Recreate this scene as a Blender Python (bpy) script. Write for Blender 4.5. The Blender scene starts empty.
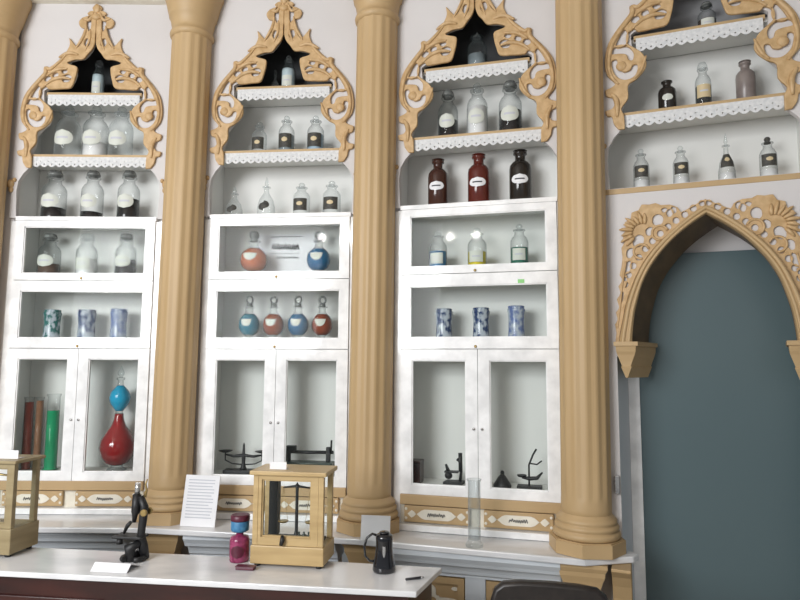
import bpy, bmesh, math, random
from math import sin, cos, pi, radians
from mathutils import Matrix, Vector
random.seed(5)
SC = bpy.context.scene
COL = SC.collection

# ------------------------------------------------------------------ camera
cam_d = bpy.data.cameras.new('camera')
cam_d.sensor_width = 36.0
cam_d.lens = 628.2 / 800 * 36.0
cam_d.clip_start = 0.05
cam = bpy.data.objects.new('camera', cam_d)
COL.objects.link(cam)
cam.matrix_world = (Matrix.Translation((0, 0, 1.65)) @ Matrix.Rotation(radians(90 + 5.79), 4, 'X')
                    @ Matrix.Rotation(radians(0.318), 4, 'Z'))
SC.camera = cam

# ------------------------------------------------------------------ world, exposure, lights
W = bpy.data.worlds.new('world'); SC.world = W
W.use_nodes = True
W.node_tree.nodes['Background'].inputs[0].default_value = (0.86, 0.93, 1.0, 1)
W.node_tree.nodes['Background'].inputs[1].default_value = 0.29
SC.view_settings.view_transform = 'Standard'
SC.view_settings.look = 'None'
SC.view_settings.gamma = 1.0
SC.view_settings.use_curve_mapping = False
SC.view_settings.exposure = 0.0
SC.cycles.caustics_reflective = False
SC.cycles.caustics_refractive = False
SC.cycles.sample_clamp_indirect = 6.0
SC.cycles.blur_glossy = 1.0

def area(name, loc, target, sx, sy, power, color):
    l = bpy.data.lights.new(name, 'AREA'); l.shape = 'RECTANGLE'
    l.size = sx; l.size_y = sy; l.energy = power; l.color = color
    o = bpy.data.objects.new(name, l); COL.objects.link(o)
    o.location = loc
    o.rotation_euler = (Vector(target) - Vector(loc)).to_track_quat('-Z', 'Y').to_euler()
    return o
area('window_light', (-3.2, -1.1, 2.75), (-.2, 3.5, 1.6), 2.2, 1.9, 232, (0.97, 0.985, 1.0))
area('room_light', (0.9, -2.2, 2.6), (0.3, 3.4, 1.5), 2.4, 2.0, 9, (1.0, 0.96, 0.92))

# ------------------------------------------------------------------ materials
def mat(name):
    m = bpy.data.materials.new(name); m.use_nodes = True
    return m, m.node_tree, m.node_tree.nodes['Principled BSDF']
def vary(nt, bsdf, c1, c2, scale=(3, 3, 3), detail=4, lo=.35, hi=.65, obj=True):
    tc = nt.nodes.new('ShaderNodeTexCoord'); mp = nt.nodes.new('ShaderNodeMapping')
    mp.inputs['Scale'].default_value = scale
    nz = nt.nodes.new('ShaderNodeTexNoise'); nz.inputs['Scale'].default_value = 1; nz.inputs['Detail'].default_value = detail
    rp = nt.nodes.new('ShaderNodeValToRGB')
    rp.color_ramp.elements[0].position = lo; rp.color_ramp.elements[1].position = hi
    rp.color_ramp.elements[0].color = (*c1, 1); rp.color_ramp.elements[1].color = (*c2, 1)
    nt.links.new(tc.outputs['Object'], mp.inputs[0]); nt.links.new(mp.outputs[0], nz.inputs['Vector'])
    nt.links.new(nz.outputs['Fac'], rp.inputs[0]); nt.links.new(rp.outputs[0], bsdf.inputs['Base Color'])
    return nz
def plain(name, c, rough=.5, metal=0, c2=None, scale=(6, 6, 6), bump=0, coat=0):
    m, nt, b = mat(name)
    if c2 is None: c2 = tuple(min(1, x * 1.06) for x in c)
    nz = vary(nt, b, c, c2, scale)
    b.inputs['Roughness'].default_value = rough; b.inputs['Metallic'].default_value = metal
    b.inputs['Coat Weight'].default_value = coat
    if bump:
        bp = nt.nodes.new('ShaderNodeBump'); bp.inputs['Strength'].default_value = bump; bp.inputs['Distance'].default_value = .01
        nt.links.new(nz.outputs['Fac'], bp.inputs['Height']); nt.links.new(bp.outputs[0], b.inputs['Normal'])
    return m
MT = {}
MT['wall'] = plain('wall_paint', (.63, .605, .60), .8, c2=(.66, .635, .63), scale=(2, 2, 2))
MT['white'] = plain('white_paint', (.66, .69, .72), .7, c2=(.664, .694, .724), scale=(1, 1, 1))
MT['inside'] = plain('pale_interior_paint', (.76, .76, .735), .7, c2=(.78, .78, .755), scale=(3, 3, 3))
MT['peak_shade_dark'] = plain('painted_shade_dark', (.022, .024, .026), .6, c2=(.05, .052, .055), scale=(8, 8, 8))  # shade inside the cabinet niche peaks, painted as a dark colour
MT['peak_shade_grey'] = plain('painted_shade_grey', (.30, .30, .31), .6, c2=(.36, .36, .37), scale=(8, 8, 8))  # lighter painted shade for the niche peak above the doorway
MT['gold'] = plain('ochre_paint', (.46, .315, .158), .5, c2=(.51, .355, .185), scale=(4, 4, 1.2), bump=.05)
MT['ornament'] = plain('ochre_carving', (.47, .30, .135), .5, c2=(.60, .41, .215), scale=(28, 28, 28), bump=.25)
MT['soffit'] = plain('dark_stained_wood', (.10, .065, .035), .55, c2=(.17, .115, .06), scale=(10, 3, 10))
MT['lace'] = plain('white_lace', (.60, .61, .62), .8, c2=(.74, .74, .74), scale=(60, 60, 60))
MT['moulding'] = plain('grey_white_moulding', (.60, .64, .68), .5, c2=(.63, .67, .71), scale=(3, 3, 3))
MT['door'] = None
MT['floor'] = plain('stone_floor', (.46, .44, .41), .35, c2=(.56, .54, .50), scale=(3, 3, 3))
MT['ceiling'] = plain('ceiling_paint', (.62, .57, .52), .8, c2=(.65, .60, .55))
MT['mahogany'] = plain('mahogany', (.020, .004, .003), .3, c2=(.045, .009, .006), scale=(2, 14, 14))
MT['oak'] = plain('honey_oak', (.42, .29, .13), .4, c2=(.53, .38, .185), scale=(3, 3, 26))
MT['olive'] = plain('olive_wood', (.25, .19, .095), .45, c2=(.34, .27, .15), scale=(3, 3, 22))
MT['iron'] = plain('black_iron', (.006, .006, .007), .5, metal=.0, c2=(.016, .016, .017))
MT['greenmetal'] = plain('dark_green_metal', (.02, .035, .028), .35, c2=(.035, .055, .045))
MT['brass'] = plain('old_brass', (.42, .30, .12), .3, metal=.8, c2=(.5, .36, .15))
MT['steel'] = plain('pale_steel', (.5, .5, .5), .25, metal=.8)
MT['paper'] = plain('white_paper', (.80, .80, .82), .7, c2=(.84, .84, .86))
MT['ink'] = plain('ink', (.03, .03, .035), .7)
MT['greyink'] = plain('grey_ink', (.54, .55, .60), .7)
MT['palelabel'] = plain('pale_label', (.64, .66, .60), .6)
MT['darklabel'] = plain('dark_label', (.035, .035, .035), .6, c2=(.08, .075, .06), scale=(90, 90, 90))
MT['goldlabel'] = plain('gilt_label', (.62, .50, .30), .5)
MT['leather'] = plain('dark_leather', (.012, .009, .008), .4, c2=(.02, .015, .013), scale=(30, 30, 30), bump=.1)
MT['cream'] = plain('cream_paint', (.74, .69, .58), .5, c2=(.82, .78, .68), scale=(20, 20, 20))
MT['sticker'] = plain('green_sticker', (.25, .6, .2), .5)
MT['lacquer'] = plain('black_lacquer', (.007, .007, .009), .12, c2=(.012, .012, .015), coat=.5)
MT['redlid'] = plain('maroon_lid', (.09, .012, .03), .4)
MT['bluelabel'] = plain('blue_label', (.03, .14, .30), .45, c2=(.07, .24, .42), scale=(40, 40, 40))
MT['magenta'] = plain('magenta_contents', (.17, .012, .06), .2, c2=(.33, .06, .14), scale=(28, 28, 28))

m, nt, b = mat('white_marble')
nz = vary(nt, b, (.52, .53, .55), (.74, .74, .75), (2.2, 5, 5), 8, .30, .52)
b.inputs['Roughness'].default_value = .18
MT['marble'] = m

m, nt, b = mat('blue_grey_glass_door')
vary(nt, b, (.085, .125, .137), (.10, .145, .155), (.8, .8, .5), 2, .3, .7)
b.inputs['Roughness'].default_value = .32; b.inputs['Specular IOR Level'].default_value = .4
MT['door'] = m

def thin_glass(name, tint, body, base, edge, gloss=.04):
    """clear thin glass: mostly see-through, denser towards its edges, with a mirror-like skin"""
    m = bpy.data.materials.new(name); m.use_nodes = True; nt = m.node_tree; nt.nodes.clear()
    out = nt.nodes.new('ShaderNodeOutputMaterial')
    tr = nt.nodes.new('ShaderNodeBsdfTransparent'); tr.inputs[0].default_value = (*tint, 1)
    df = nt.nodes.new('ShaderNodeBsdfPrincipled'); df.inputs['Base Color'].default_value = (*body, 1); df.inputs['Roughness'].default_value = .05
    lw = nt.nodes.new('ShaderNodeLayerWeight'); lw.inputs['Blend'].default_value = .35
    mr = nt.nodes.new('ShaderNodeMapRange'); mr.inputs['To Min'].default_value = base; mr.inputs['To Max'].default_value = edge
    mx = nt.nodes.new('ShaderNodeMixShader')
    nt.links.new(lw.outputs['Facing'], mr.inputs['Value']); nt.links.new(mr.outputs[0], mx.inputs[0])
    nt.links.new(tr.outputs[0], mx.inputs[1]); nt.links.new(df.outputs[0], mx.inputs[2])
    gl = nt.nodes.new('ShaderNodeBsdfGlossy'); gl.inputs['Roughness'].default_value = .02
    mx2 = nt.nodes.new('ShaderNodeMixShader'); mx2.inputs[0].default_value = gloss
    nt.links.new(mx.outputs[0], mx2.inputs[1]); nt.links.new(gl.outputs[0], mx2.inputs[2])
    nt.links.new(mx2.outputs[0], out.inputs[0])
    return m
MT['clear'] = thin_glass('clear_glass', (.95, .965, .965), (.46, .49, .50), .03, .5, .018)
MT['liqglass'] = thin_glass('filled_glass', (.97, .98, .98), (.10, .12, .12), .006, .60, .012)
MT['pane'] = thin_glass('window_glass', (.97, .982, .978), (.6, .66, .65), .006, .02, .003)
MT['smokyglass'] = plain('smoky_glass', (.13, .135, .13), .12, c2=(.22, .23, .22), scale=(60, 60, 60))
MT['brownglass'] = plain('brown_glass', (.055, .022, .016), .12, c2=(.07, .03, .02))
MT['redbrownglass'] = plain('red_brown_glass', (.105, .02, .014), .12, c2=(.13, .028, .02))
MT['blackglass'] = plain('black_glass', (.02, .016, .013), .12, c2=(.03, .024, .02))
MT['greybrown'] = plain('grey_brown_stoneware', (.20, .165, .155), .3, c2=(.27, .23, .21), scale=(14, 14, 14))
def liquid(name, c): MT[name] = plain('liquid_' + name, c, .1, c2=tuple(min(1, x * 1.35 + .01) for x in c), scale=(9, 9, 9))
for n_, c_ in dict(pale=(.55, .66, .70), white=(.80, .80, .80), black=(.015, .012, .012), brown=(.10, .06, .045), red=(.17, .022, .009),
                   dullred=(.22, .10, .05), green=(.004, .27, .11), smoke=(.22, .26, .28), paleblue2=(.34, .46, .56), orange=(.60, .17, .07),
                   blue=(.008, .14, .32), cyan=(.01, .20, .30), deeporange=(.34, .07, .02), redorange=(.30, .06, .025), yellow=(.72, .58, .03),
                   darkgreen=(.02, .15, .10), amber=(.30, .19, .07), whiteblack=(.04, .04, .04), carred=(.27, .004, .005), carblue=(.006, .33, .55)).items():
    liquid(n_, c_)
def painted(name, c, white=(.46, .51, .57), lo=.42, hi=.55):
    m, nt, b = mat('painted_ceramic_' + name)
    vary(nt, b, c, white, (34, 34, 26), 3, lo, hi)
    b.inputs['Roughness'].default_value = .18
    MT[name] = m
painted('greenblue', (.03, .14, .13)); painted('darkblue', (.02, .045, .13)); painted('paleblue', (.12, .17, .36), lo=.40, hi=.62)

# ------------------------------------------------------------------ mesh helpers
class MB:
    def __init__(s): s.v = []; s.f = []; s.sm = []
    def add(s, vs, fs, smooth=False):
        n = len(s.v); s.v += [tuple(v) for v in vs]
        for f in fs: s.f.append([i + n for i in f]); s.sm.append(smooth)
        return s
    def box(s, x0, x1, y0, y1, z0, z1):
        vs = [(x, y, z) for z in (z0, z1) for y in (y0, y1) for x in (x0, x1)]
        return s.add(vs, [(0, 2, 3, 1), (4, 5, 7, 6), (0, 1, 5, 4), (2, 6, 7, 3), (0, 4, 6, 2), (1, 3, 7, 5)])
    def obox(s, c, ax, hx, hy, hz):
        """box turned by ax (radians) about its vertical"""
        n = len(s.v); s.box(-hx, hx, -hy, hy, -hz, hz)
        for i in range(n, len(s.v)):
            x, y, z = s.v[i]; s.v[i] = (c[0] + x * cos(ax) - y * sin(ax), c[1] + x * sin(ax) + y * cos(ax), c[2] + z)
        return s
    def lathe(s, prof, seg=28, c=(0, 0, 0), axis='z', flute=None):
        vs = []; n = len(prof)
        for (r, z) in prof:
            for k in range(seg):
                a = 2 * pi * k / seg; rr = r * (flute(a, z) if flute else 1)
                p = (rr * cos(a), rr * sin(a), z)
                if axis == 'x': p = (p[2], p[0], p[1])
                elif axis == 'y': p = (p[0], p[2], p[1])
                vs.append((p[0] + c[0], p[1] + c[1], p[2] + c[2]))
        fs = []
        for i in range(n - 1):
            for k in range(seg):
                k2 = (k + 1) % seg
                fs.append((i * seg + k, i * seg + k2, (i + 1) * seg + k2, (i + 1) * seg + k))
        s.add(vs, fs, True)
        m = len(s.v) - len(vs)
        if prof[0][0] > 1e-5: s.f.append([m + k for k in reversed(range(seg))]); s.sm.append(False)
        if prof[-1][0] > 1e-5: s.f.append([m + (n - 1) * seg + k for k in range(seg)]); s.sm.append(False)
        return s
    def tube(s, path, r, seg=10, closed=False):
        P = [Vector(p) for p in path]; n = len(P); vs = []
        R = r if isinstance(r, (list, tuple)) else [r] * n
        up = None
        for i, p in enumerate(P):
            if closed: t = (P[(i + 1) % n] - P[i - 1])
            else: t = P[min(i + 1, n - 1)] - P[max(i - 1, 0)]
            t = t.normalized() if t.length > 1e-9 else Vector((0, 0, 1))
            if up is None:
                up = Vector((0, 0, 1)) if abs(t.z) < .9 else Vector((1, 0, 0))
            a = t.cross(up)
            if a.length < 1e-4: a = t.cross(Vector((0.3, 1, .2)))
            a.normalize(); b_ = a.cross(t).normalized(); up = b_
            for k in range(seg):
                q = 2 * pi * k / seg; vs.append(p + R[i] * (cos(q) * a + sin(q) * b_))
        fs = []
        for i in range(n if closed else n - 1):
            j = (i + 1) % n
            for k in range(seg):
                k2 = (k + 1) % seg; fs.append((i * seg + k, i * seg + k2, j * seg + k2, j * seg + k))
        m = len(s.v); s.add(vs, fs, True)
        if not closed:
            s.f.append([m + k for k in reversed(range(seg))]); s.sm.append(False)
            s.f.append([m + (n - 1) * seg + k for k in range(seg)]); s.sm.append(False)
        return s
    def ball(s, c, rx, ry=None, rz=None, seg=14, ring=8):
        ry = ry or rx; rz = rz or rx
        prof = [(max(sin(pi * i / ring), 1e-6), -cos(pi * i / ring)) for i in range(ring + 1)]
        n = len(s.v); s.lathe(prof, seg)
        for i in range(n, len(s.v)):
            x, y, z = s.v[i]; s.v[i] = (c[0] + x * rx, c[1] + y * ry, c[2] + z * rz)
        return s
    def prism(s, poly, z0, z1):
        """poly in x,y pushed up from z0 to z1"""
        n = len(poly); vs = [(x, y, z0) for x, y in poly] + [(x, y, z1) for x, y in poly]
        fs = [list(reversed(range(n))), list(range(n, 2 * n))] + [(i, (i + 1) % n, n + (i + 1) % n, n + i) for i in range(n)]
        return s.add(vs, fs)
    def prism_y(s, poly, y0, y1):
        n = len(poly); vs = [(x, y0, z) for x, z in poly] + [(x, y1, z) for x, z in poly]
        fs = [list(range(n)), list(reversed(range(n, 2 * n)))] + [(i, n + i, n + (i + 1) % n, (i + 1) % n) for i in range(n)]
        return s.add(vs, fs)
    def prism_x(s, poly, x0, x1):
        n = len(poly); vs = [(x0, y, z) for y, z in poly] + [(x1, y, z) for y, z in poly]
        fs = [list(range(n)), list(reversed(range(n, 2 * n)))] + [(i, n + i, n + (i + 1) % n, (i + 1) % n) for i in range(n)]
        return s.add(vs, fs)
    def sweep(s, front, prof):
        """profile (out, z) carried along a plan polyline with outward offsets; closed ends"""
        n = len(front); rows = []
        for i in range(n):
            t0 = (front[i] - front[i - 1]).normalized() if i else (front[1] - front[0]).normalized()
            t1 = (front[i + 1] - front[i]).normalized() if i < n - 1 else t0
            n0 = Vector((t0.y, -t0.x)); n1 = Vector((t1.y, -t1.x)); nn = (n0 + n1).normalized(); nn /= max(.3, nn.dot(n0))
            rows.append([(front[i].x + nn.x * o, front[i].y + nn.y * o, z) for o, z in prof])
        k = len(prof); vs = [p for r_ in rows for p in r_]
        fs = [(i * k + j, (i + 1) * k + j, (i + 1) * k + (j + 1) % k, i * k + (j + 1) % k) for i in range(n - 1) for j in range(k)]
        fs += [list(reversed(range(k))), [(n - 1) * k + j for j in range(k)]]
        return s.add(vs, fs)
    def mesh(s, name):
        me = bpy.data.meshes.new(name); me.from_pydata(s.v, [], s.f)
        me.polygons.foreach_set('use_smooth', s.sm); me.update()
        bm = bmesh.new(); bm.from_mesh(me); bmesh.ops.recalc_face_normals(bm, faces=bm.faces); bm.to_mesh(me); bm.free()
        return me
    def build(s, name, m, parent=None, bevel=0):
        o = bpy.data.objects.new(name, s.mesh(name)); COL.objects.link(o)
        o.data.materials.append(m)
        if parent: o.parent = parent
        if bevel:
            md = o.modifiers.new('bevel', 'BEVEL'); md.width = bevel; md.segments = 2; md.limit_method = 'ANGLE'
        return o
def smooth(pts, n=4, closed=True):
    out = []; N = len(pts)
    for i in range(N if closed else N - 1):
        if closed: p0, p1, p2, p3 = pts[i - 1], pts[i], pts[(i + 1) % N], pts[(i + 2) % N]
        else: p0, p1, p2, p3 = pts[max(i - 1, 0)], pts[i], pts[i + 1], pts[min(i + 2, N - 1)]
        for k in range(n):
            t = k / n
            out.append(tuple(.5 * (2 * p1[a] + (p2[a] - p0[a]) * t + (2 * p0[a] - 5 * p1[a] + 4 * p2[a] - p3[a]) * t * t
                                   + (3 * p1[a] - p0[a] - 3 * p2[a] + p3[a]) * t ** 3) for a in range(2)))
    if not closed: out.append(tuple(pts[-1]))
    return out
def plate_mesh(name, loops, thick, bevel=0, y=0.0, sym=False):
    """a fretwork plate: closed (u,z) loops, holes by even-odd, front face at local y - thick"""
    cu = bpy.data.curves.new(name, 'CURVE'); cu.dimensions = '2D'; cu.fill_mode = 'BOTH'
    cu.extrude = thick / 2 - bevel; cu.bevel_depth = bevel; cu.bevel_resolution = 1; cu.offset = -bevel
    for lp in loops:
        sp = cu.splines.new('POLY'); sp.points.add(len(lp) - 1); sp.use_cyclic_u = True
        for p, q in zip(sp.points, lp): p.co = (q[0], q[1], 0, 1)
    o = bpy.data.objects.new(name, cu); COL.objects.link(o)
    dg = bpy.context.evaluated_depsgraph_get()
    me = bpy.data.meshes.new_from_object(o.evaluated_get(dg))
    bpy.data.objects.remove(o); bpy.data.curves.remove(cu)
    me.transform(Matrix(((1, 0, 0, 0), (0, 0, -1, y - thick / 2), (0, 1, 0, 0), (0, 0, 0, 1))))
    if sym:
        bm = bmesh.new(); bm.from_mesh(me); n0 = len(bm.verts)
        g = bmesh.ops.duplicate(bm, geom=bm.verts[:] + bm.edges[:] + bm.faces[:])['geom']
        for e in g:
            if isinstance(e, bmesh.types.BMVert): e.co.x = -e.co.x
        bmesh.ops.reverse_faces(bm, faces=[e for e in g if isinstance(e, bmesh.types.BMFace)])
        bm.to_mesh(me); bm.free()
    me.name = name
    me.materials.clear()
    return me
def link_mesh(me, name, m, parent=None):
    o = bpy.data.objects.new(name, me); COL.objects.link(o); me.materials.append(m)
    if parent: o.parent = parent
    return o
def mirror(lp): return [(-u, z) for u, z in reversed(lp)]
def merge(me, mb):
    """adds the shapes of mb to mesh me"""
    bm = bmesh.new(); bm.from_mesh(me); me2 = mb.mesh('tmp'); bm.from_mesh(me2); bm.to_mesh(me); bm.free(); bpy.data.meshes.remove(me2)
    return me

def tag(o, label=None, cat=None, group=None, kind=None):
    if label: o['label'] = label
    if cat: o['category'] = cat
    if group: o['group'] = group
    if kind: o['kind'] = kind
    return o
def empty(name, loc, rz=0, **k):
    o = bpy.data.objects.new(name, None); COL.objects.link(o); o.location = loc; o.rotation_euler = (0, 0, rz)
    o.empty_display_size = .05
    return tag(o, **k)
def struct(o): o['kind'] = 'structure'; return o
def copy_tree(o, parent=None):
    c = o.copy(); COL.objects.link(c)
    if parent: c.parent = parent
    for ch in list(o.children): copy_tree(ch, c)
    return c

# ------------------------------------------------------------------ the wall's four flat bays (plan: origin x, y and turn)
BAYS = {1: (-1.919, 3.7895, .425), 2: (-.714, 3.6747, -5.672), 3: (.4193, 3.376, -14.907), 4: (1.4688, 2.9707, -20.875)}
HW = .462
def w(b, u, d=0.0):
    """plan point of bay b: u along the wall, d out of the wall"""
    x, y, a = BAYS[b]; a = radians(a)
    return Vector((x + u * cos(a) + d * sin(a), y + u * sin(a) - d * cos(a)))
def bay_empty(name, b, **k):
    x, y, a = BAYS[b]; return empty(name, (x, y, 0), radians(a), **k)
def at_bay(o, b):
    x, y, a = BAYS[b]; o.location = (x, y, 0); o.rotation_euler = (0, 0, radians(a)); return o
Z_TOP, Z_MID, Z_LOW = 3.322, 2.923, 2.533
LEDGE = .77

# ------------------------------------------------------------------ room shell
CEIL = 4.25
fl = MB().box(-5, 5, -5, 6, -.1, 0).build('floor', MT['floor']); struct(fl)
ce = MB().box(-5, 5, -5, 6, CEIL, CEIL + .1).build('ceiling', MT['ceiling']); struct(ce)
OPEN = [(-0.431, 2.523), (-0.439, 2.69), (-0.431, 2.753), (-0.404, 2.801), (-0.366, 2.842), (-0.372, 2.925), (-0.348, 2.983), (-0.342, 3.047), (-0.305, 3.092), (-0.27, 3.125), (-0.257, 3.164), (-0.272, 3.209), (-0.3, 3.254), (-0.306, 3.28), (-0.309, 3.332), (-0.29, 3.346), (-0.265, 3.349), (-0.197, 3.356), (-0.153, 3.363), (-0.131, 3.405), (-0.12, 3.445), (-0.122, 3.471), (-0.164, 3.487), (-0.18, 3.507), (-0.157, 3.533), (-0.12, 3.543), (-0.076, 3.55), (-0.05, 3.58), (-0.029, 3.61), (-0.016, 3.65), (-0.012, 3.703), (0.005, 3.727)]
OPEN = [OPEN[0]] + OPEN[1:]
def hole_loop():
    return OPEN + mirror(OPEN)
AIN = [(-0.347, 1.748), (-0.345, 1.797), (-0.333, 1.895), (-0.315, 1.969), (-0.291, 2.048), (-0.252, 2.126), (-0.204, 2.193), (-0.148, 2.256), (-0.088, 2.307), (-0.031, 2.347), (0.0, 2.367)]
AOUT = [(-0.409, 1.748), (-0.401, 1.798), (-0.387, 1.862), (-0.369, 1.946), (-0.338, 2.035), (-0.298, 2.123), (-0.25, 2.195), (-0.198, 2.252), (-0.142, 2.303), (-0.082, 2.353), (-0.032, 2.389), (-0.001, 2.406)]
A_IN_FULL = smooth(AIN, 3, False) + mirror(smooth(AIN, 3, False))[1:]
A_HW = -AIN[0][0]
for b in (1, 2, 3, 4):
    z0 = Z_LOW - .01 if b < 4 else 0
    loops = [[(-HW - .01, z0 if b < 4 else 0), (HW + .01, z0), (HW + .01, CEIL), (-HW - .01, CEIL)]]
    h = hole_loop()
    if b == 4:
        h = [(u, max(z, Z_LOW + .002)) for u, z in h]
        loops.append(h)
        arch = [(-A_HW - .01, -.02)] + [(u * 1.02, z + .006) for u, z in A_IN_FULL] + [(A_HW + .01, -.02)]
        loops = [[(-HW - .01, -.02), (-.42, -.02), (-.42, 1.69)] + [(u * 1.03, z + .008) for u, z in A_IN_FULL]
                 + [(.42, 1.69), (.42, -.02), (HW + .01, -.02), (HW + .01, CEIL), (-HW - .01, CEIL)], h]
    else:
        # niche opening runs out through the lower edge of the panel
        loops = [[(-HW - .01, z0), (h[0][0], z0)] + h + [(h[-1][0], z0), (HW + .01, z0), (HW + .01, CEIL), (-HW - .01, CEIL)]]
    me = plate_mesh('wall_back', loops, .03, 0, y=.012)
    o = link_mesh(me, 'wall_back' if b == 1 else 'wall_back.%03d' % (b - 1), MT['wall']); at_bay(o, b); struct(o)
# strips of wall between the bays, behind the columns, and on beyond the picture's edges
strips = [(w(1, -2.2), w(1, -1.52)), (w(1, -.70), w(1, -HW)), (w(1, HW), w(2, -HW)), (w(2, HW), w(3, -HW)), (w(3, HW), w(4, -HW)), (w(4, HW), w(4, 1.6))]
strips[0] = (w(1, -2.4), w(1, -HW)); del strips[1]
for si, (p, q) in enumerate(strips):
    mb = MB()
    t = (q - p).normalized(); n = Vector((-t.y, t.x)); p2, q2 = p - t * .012, q + t * .012
    mb.prism([tuple(p2), tuple(q2), tuple(q2 + n * .04), tuple(p2 + n * .04)], -.005, CEIL)
    struct(mb.build('wall_back.%03d' % (10 + si), MT['wall']))

line = [w(1, -2.4), Vector(((w(1, HW) + w(2, -HW)) / 2)), Vector(((w(2, HW) + w(3, -HW)) / 2)), Vector(((w(3, HW) + w(4, -HW)) / 2)), w(4, 1.6)]
cor = MB().sweep(line, [(-.02, CEIL), (-.02, 3.905), (.035, 3.905), (.042, 3.925), (.042, 3.945), (.06, 3.955), (.07, 4.02), (.11, 4.10), (.11, CEIL)]).build('trim_1', MT['cream'])
struct(cor)

# ------------------------------------------------------------------ columns
def make_column(label):
    t = empty('column', (0, 0, LEDGE), label=label, cat='column', group='ochre fluted columns between the cabinets')
    H0 = .235; H1 = 2.845
    NF = 14
    def fl_(a, z):
        k = max(0, min(1, (z - H0) / .03)) * max(0, min(1, (H1 - z) / .03))
        c = (a * NF / (2 * pi)) % 1.0
        g = max(0, 1 - abs(c - .5) / .36)
        return 1 - .04 * k * (g ** .6 if g > 0 else 0)
    zs = [.15, .2, H0, H0 + .012, H0 + .03] + [H0 + .03 + i * (H1 - H0 - .06) / 8 for i in range(1, 8)] + [H1 - .03, H1 - .012, H1, 2.862]
    MB().lathe([(.1185 - .001 * max(0, (z - .2) / 2.7), z) for z in zs], 192, flute=fl_).build('shaft', MT['gold'], t)
    base = MB().lathe([(.150, .066), (.156, .072), (.158, .085), (.152, .098), (.140, .101), (.149, .108), (.151, .118), (.146, .128),
                (.134, .131), (.142, .139), (.142, .149), (.134, .158), (.120, .172), (.1185, .176)], 48)
    o8 = [(.178 * cos(pi / 8 + k * pi / 4), .178 * sin(pi / 8 + k * pi / 4)) for k in range(8)]
    base.prism(o8, 0, .060).prism([(x * .96, y * .96) for x, y in o8], .060, .0655)
    base.build('base', MT['gold'], t)
    MB().lathe([(.117, 2.83), (.128, 2.842), (.131, 2.856), (.127, 2.870), (.118, 2.874), (.121, 2.90), (.132, 2.955), (.140, 2.962), (.140, 2.975),
                (.146, 2.99), (.160, 3.05), (.172, 3.085), (.178, 3.10), (.178, 3.135), (.186, 3.14), (.186, 3.18), (.19, 3.185), (.19, CEIL - LEDGE - .001)], 48).build('capital', MT['gold'], t)
    return t
cpos = [(-2.52, 3.685), (-1.302, 3.665), (-.162, 3.468), (.902, 3.115)]
clab = ['ochre fluted column cut off by the left edge of the photo', 'ochre fluted column between the left and middle cabinets',
        'ochre fluted column between the middle and right cabinets', 'ochre fluted column between right cabinet and the arched doorway']
c0 = make_column(clab[0])
for i, p in enumerate(cpos):
    c = c0 if i == 0 else copy_tree(c0)
    c.rotation_euler = (0, radians(.45), 0); c.location = (p[0], p[1], LEDGE + .0013); c['label'] = clab[i]

# ------------------------------------------------------------------ cabinets
ORN_OUT = [(-0.001, 3.897), (-0.019, 3.887), (-0.031, 3.87), (-0.024, 3.853), (-0.042, 3.85), (-0.061, 3.833), (-0.047, 3.82), (-0.072, 3.813), (-0.097, 3.799), (-0.111, 3.776), (-0.1, 3.746), (-0.077, 3.736), (-0.061, 3.736), (-0.066, 3.696), (-0.082, 3.65), (-0.096, 3.623), (-0.111, 3.613), (-0.135, 3.636), (-0.165, 3.672), (-0.159, 3.629), (-0.176, 3.583), (-0.208, 3.539), (-0.255, 3.493), (-0.285, 3.473), (-0.31, 3.479), (-0.311, 3.443), (-0.343, 3.403), (-0.381, 3.357), (-0.418, 3.298), (-0.435, 3.233), (-0.438, 3.175), (-0.425, 3.123), (-0.391, 3.079), (-0.414, 3.059), (-0.439, 3.049), (-0.433, 3.017), (-0.405, 3.005), (-0.391, 2.989), (-0.407, 2.95), (-0.441, 2.94), (-0.433, 2.912), (-0.411, 2.906), (-0.402, 2.867), (-0.381, 2.836)]
ORN_IN = [(-0.35, 2.833), (-0.352, 2.906), (-0.364, 2.944), (-0.33, 2.992), (-0.328, 3.06), (-0.289, 3.086), (-0.251, 3.125), (-0.238, 3.164), (-0.254, 3.215), (-0.29, 3.251), (-0.323, 3.28), (-0.328, 3.312), (-0.32, 3.335), (-0.29, 3.355), (-0.27, 3.336), (-0.196, 3.339), (-0.137, 3.347), (-0.117, 3.392), (-0.105, 3.445), (-0.107, 3.484), (-0.155, 3.5), (-0.165, 3.513), (-0.119, 3.53), (-0.069, 3.534), (-0.04, 3.571), (-0.016, 3.601), (-0.003, 3.644), (-0.003, 3.697), (0.004, 3.717)]
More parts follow.
